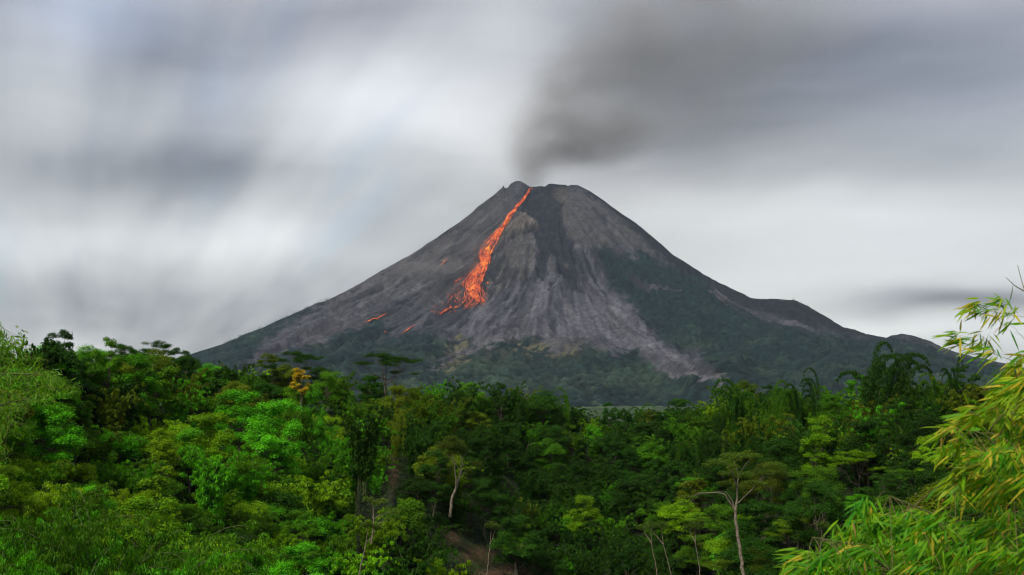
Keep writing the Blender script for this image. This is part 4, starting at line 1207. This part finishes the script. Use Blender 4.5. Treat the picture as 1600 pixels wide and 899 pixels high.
# ------------------------------------------------------------------ undergrowth
g = np.random.default_rng(77)
N = 260000
mask_n = None
ua = g.uniform(-.52, .52, N); ya = np.sqrt(g.uniform(42 ** 2, 330 ** 2, N)); xa = ua * ya; za = ground_z(xa, ya)
pa_, pr_ = proj(xa, ya, za)
keep = (scar_mask(pa_, pr_) < .28 + .3 * g.random(N)) & (ya > .93 * np.where((pa_ > 560) & (pa_ < 790), np.interp(pa_, C_PX, C_DN), np.interp(pa_, T_PX, T_DN)))
xa, ya, za = xa[keep], ya[keep], za[keep]; n = len(xa)
L = Leaves()
L.add(np.stack([xa, ya, za + g.random(n) ** .6 * (.5 + 3.2 * sstep(.35, .8, vn(xa / 2.6, ya / 2.6, 401)))], 1), rdir(n, g) * np.array([1, 1, .4]), rdir(n, g) * .6 + np.array([0, 0, 1]), .38 * (.6 + .8 * g.random(n)), .22, np.clip(.4 + .25 * g.normal(size=n), 0, 1))
o = L.build('undergrowth', M_LEAF); o.color = (0.030, 0.075, 0.012, 1)
tag(o, 'low leafy undergrowth covering the valley slopes', 'undergrowth', kind='stuff')

# ------------------------------------------------------------------ trees along the mountain's left ridge
def ridge_tree():
    r = root_empty('ridge_tree'); T, L = Tubes(), Leaves(); g = np.random.default_rng(5)
    T.add([(0, 0, -6), (0, 0, 7), (.4, 0, 14)], [.8, .6, .3], 4)
    for k in range(7):
        clump(L, (g.normal() * 2.6, g.normal() * 2.6, 12 + g.normal() * 2.5), 2.6, 26, g, .6, 2.2, 1.6)
    T.build('trunk', M_BARK, r); c = L.build('crown', M_LEAF, r); c.color = (.03, .05, .035, 1); return r
PROTO['ridge'] = [ridge_tree()]
for i in range(64):
    px_ = 345 + i * 2.9 + tr.uniform(-1.2, 1.2)
    if i >= 60: px_ = 1240 + (i - 60) * 11
    row_ = float(np.interp(px_, SIL[:, 0], SIL[:, 1]))
    p = on_cone(px_, row_ + 1.0)[0]
    sc_ = tr.uniform(.5, 1.1)
    place('ridge', 0, (p[0], p[1], p[2] - 2), tr.uniform(0, 6), sc_, sc_, (.03, .045, .034), 'tiny tree in the row along the mountain\'s left ridge line' if i < 60 else 'tiny tree on the brow of the foothill right of the volcano', 'tree',
          'trees along the left ridge' if i < 60 else 'trees on the right foothill brow')

TW = [1.0]
# ------------------------------------------------------------------ near bamboo with long leaves
def near_bamboo(label, dep0, dep1, poly, arcs, extra, culms, leafl, leafw, palette, seed, down=(-.3, 0, -.85), arc_len=(40, 110), per=8, nl=6):
    g = np.random.default_rng(seed)
    root = root_empty('bamboo')
    def P3(px, row, dep):
        a, b_, c_ = pdir(px, row); return np.stack([a / b_ * dep, np.broadcast_to(dep, np.shape(a)) * 1.0, c_ / b_ * dep], -1)
    T = Tubes(); L = Leaves()
    cps = []
    for pts_, dep in culms:
        n = len(pts_); P = np.array([P3(p[0], p[1], dep) for p in pts_]); tt_ = np.linspace(0, n - 1, n * 5)
        P = np.stack([np.interp(tt_, range(n), P[:, k]) for k in range(3)], 1)
        C_ = Tubes(); C_.add(P, np.linspace(.014, .004, len(P)) * dep / 8 * 1.2, 6); C_.build('culm', M_CULM, root); cps.append(P)
    allc = np.concatenate(cps)
    def spray(P, s0, wgt, nl_):
        """leaf fans along a nodding branch P"""
        T.add(P, np.linspace(.0024, .001, len(P)) * dep0 / 9 * TW[0], 4)
        tilt = np.array([g.normal() * .3, 0, g.normal() * .2])
        for i in range(s0, len(P)):
            ax = P[i] - P[i - 1]; ax = ax / (np.linalg.norm(ax) + 1e-9)
            n = nl_ + int(g.integers(-1, 2)); n = max(2, n)
            sp = g.uniform(-1, 1, n)
            d = np.array(down) * g.uniform(.4, 1.2) + ax * .5 + tilt + np.array([g.normal() * .35, 0, 0]) + np.stack([sp * .85 + .1 * g.normal(size=n), g.normal(size=n) * .45, .22 * g.normal(size=n)], 1)
            off = ax * 0 + g.normal(size=(n, 3)) * .025 * dep0 / 7
            nr = rdir(n, g) * .75 + np.array([0, -.45, .75])
            px_, row_ = proj(P[i][0], P[i][1], P[i][2])
            t = g.random(n)
            L.add(P[i] + off, d, nr, leafl * (.6 + .7 * g.random(n)), leafw * (.7 + .6 * g.random(n)), palette(float(px_), float(row_), n, g))
    pts_ = []
    while len(pts_) < arcs:
        px_ = g.uniform(min(p[0] for p in poly), max(p[0] for p in poly)); row_ = g.uniform(min(p[1] for p in poly), max(p[1] for p in poly))
        if poly_sd(np.array([px_]), np.array([row_]), poly)[0] > 4: pts_.append((px_, row_))
    for (px_, row_) in pts_:
        dep = g.uniform(dep0, dep1)
        ln = g.uniform(*arc_len)
        t = np.linspace(0, 1, per)
        a0 = g.uniform(-.1, .55)
        # the arch ends at the sampled point
        ax_ = px_ + ln * (1 - t); ay_ = row_ - np.sin(t * math.pi * .75) * ln * (.15 + a0 * .5) + (t - 1) * 0 + math.sin(math.pi * .75) * ln * (.15 + a0 * .5) * t ** 2
        P = P3(ax_, ay_, dep + (1 - t) * g.uniform(-.5, .5) * dep0 / 7)
        k = np.argmin(np.linalg.norm(allc - P[0], axis=1))
        q0, q1 = allc[k], P[0]; tq = np.linspace(0, 1, 9)[:, None]; LB = q0 * (1 - tq) ** 2 + 2 * tq * (1 - tq) * (q0 * .5 + q1 * .5 + np.array([.0, 0, .12 * np.linalg.norm(q1 - q0)])) + q1 * tq ** 2
        T.add(LB, np.linspace(.0032, .0022, 9) * dep0 / 9 * TW[0], 4)
        spray(P, 1, 1, nl)
    for pts2, dep, s0, nl_ in extra:
        n = len(pts2); P = np.array([P3(p[0], p[1], dep) for p in pts2]); tt_ = np.linspace(0, n - 1, n * 3)
        P = np.stack([np.interp(tt_, range(n), P[:, k]) for k in range(3)], 1)
        if nl_ == 0: T.add(P, np.linspace(.005, .002, len(P)), 4)
        else: spray(P, s0, 1, nl_)
    T.build('branches', M_TWIG, root)
    L.build('leaves', M_NEAR, root, True, 'hue')
    tag(root, label, 'bamboo')
def pal_right(px, row, n, g):
    y_ = .16 + .45 * float(sstep(1340, 1560, px)) * float(sstep(900, 640, row)) + .2 * float(sstep(800, 750, row))
    t = g.random(n); out = np.zeros((n, 3))
    gr = np.array([0.034, 0.20, 0.005]); yg = np.array([0.17, 0.34, 0.005]); ye = np.array([0.50, 0.36, 0.03]); br = np.array([.30, .17, .05])
    q = np.clip(g.random() * .9 + .25 * g.normal(size=n) * .6, 0, 1)
    for i in range(n):
        c = gr * (1 - q[i]) + yg * q[i]
        if t[i] < y_ * .22: c = ye * .8 + yg * .2
        elif t[i] < y_ * .8: c = yg * .8 + ye * .3 * q[i]
        if t[i] > .985: c = br
        out[i] = c * (.8 + .4 * g.random())
    return out
def pal_left(px, row, n, g):
    q = g.random((n, 1)); return (np.array([[0.050, 0.165, 0.005]]) * (1 - q) + np.array([[0.13, 0.26, 0.006]]) * q) * (.8 + .4 * g.random((n, 1)))
POLY_R = [(1625, 552), (1580, 556), (1548, 572), (1520, 600), (1490, 640), (1450, 690), (1440, 715), (1452, 745), (1475, 775), (1450, 800), (1422, 796), (1404, 780), (1372, 768), (1345, 775), (1312, 798), (1285, 812), (1250, 845), (1212, 872), (1195, 905), (1230, 935), (1650, 935)]
near_bamboo('large near bamboo with long yellow and green leaves filling the lower right corner', 6.6, 9.2, POLY_R, 165,
            [([(1650, 502), (1610, 497), (1575, 492), (1545, 486), (1530, 478), (1518, 474)], 8.2, 6, 5), ([(1590, 489), (1576, 476), (1562, 470)], 8.2, 3, 4),
             ([(1640, 575), (1590, 566), (1560, 556), (1535, 545), (1512, 530), (1490, 524)], 8.0, 7, 6), ([(1560, 556), (1540, 530), (1528, 520)], 8.3, 4, 4),
             ([(1640, 480), (1604, 462), (1598, 445), (1590, 415)], 8.2, 99, 0), ([(1600, 455), (1586, 447), (1572, 434)], 8.2, 99, 0), ([(1640, 560), (1600, 530), (1585, 512), (1576, 508)], 8.5, 9, 2),
             ([(1425, 795), (1440, 780), (1460, 765), (1480, 750)], 7.8, 99, 0), ([(1490, 775), (1494, 750), (1500, 735)], 7.6, 99, 0)],
            [([(1750, 1250), (1700, 1000), (1640, 800), (1600, 640), (1560, 590)], 8.4), ([(1740, 1250), (1640, 1050), (1540, 900), (1450, 800), (1390, 775)], 7.8), ([(1760, 1250), (1690, 950), (1620, 760), (1540, 680), (1480, 660)], 7.4),
             ([(1730, 1250), (1600, 1080), (1450, 930), (1330, 850), (1270, 840)], 8.0), ([(1780, 1250), (1740, 950), (1690, 700), (1650, 560), (1640, 500)], 8.3)],
            .155, .0165, pal_right, 5, per=6, nl=8, arc_len=(25, 80))
POLY_L = [(-80, 505), (-25, 508), (0, 525), (30, 548), (60, 575), (95, 600), (105, 615), (60, 628), (20, 640), (0, 690), (-30, 730), (-80, 740)]
TW[0] = .35
near_bamboo('soft light green bamboo plume leaning in at the left edge', 34.0, 42.0, POLY_L, 130, [],
            [([(-160, 1000), (-120, 800), (-60, 620), (0, 585), (50, 585)], 38), ([(-150, 1000), (-100, 760), (-30, 640), (60, 620)], 36), ([(-170, 1000), (-140, 700), (-90, 540), (-20, 510)], 40)],
            .24, .04, pal_left, 6, (.35, 0, -.75), (18, 45), 6, 7)

# ------------------------------------------------------------------ air
m = bpy.data.materials.new('haze'); m.use_nodes = True
nt = m.node_tree; nt.nodes.clear()
v = nt.nodes.new('ShaderNodeVolumePrincipled')
v.inputs['Color'].default_value = (0.52, 0.66, 0.86, 1)
v.inputs['Density'].default_value = HAZE
oo = nt.nodes.new('ShaderNodeOutputMaterial'); nt.links.new(v.outputs[0], oo.inputs['Volume'])
bm = bmesh.new(); bmesh.ops.create_cube(bm, size=1.0)
for v_ in bm.verts: v_.co = Vector((v_.co.x * 29000, v_.co.y * 22000 + 4200, (v_.co.z + .5) * (TOPZ + 130) - 130))
me = bpy.data.meshes.new('haze'); bm.to_mesh(me); bm.free(); me.materials.append(m)
o = bpy.data.objects.new('haze', me); col.objects.link(o); tag(o, 'thin blue haze over the valley and the volcano', 'haze', kind='stuff')

for L_ in PROTO.values():                # a prototype that no place used leaves the scene
    for r in L_:
        if r.name not in used_proto:
            for ch in list(r.children): bpy.data.objects.remove(ch)
            bpy.data.objects.remove(r)
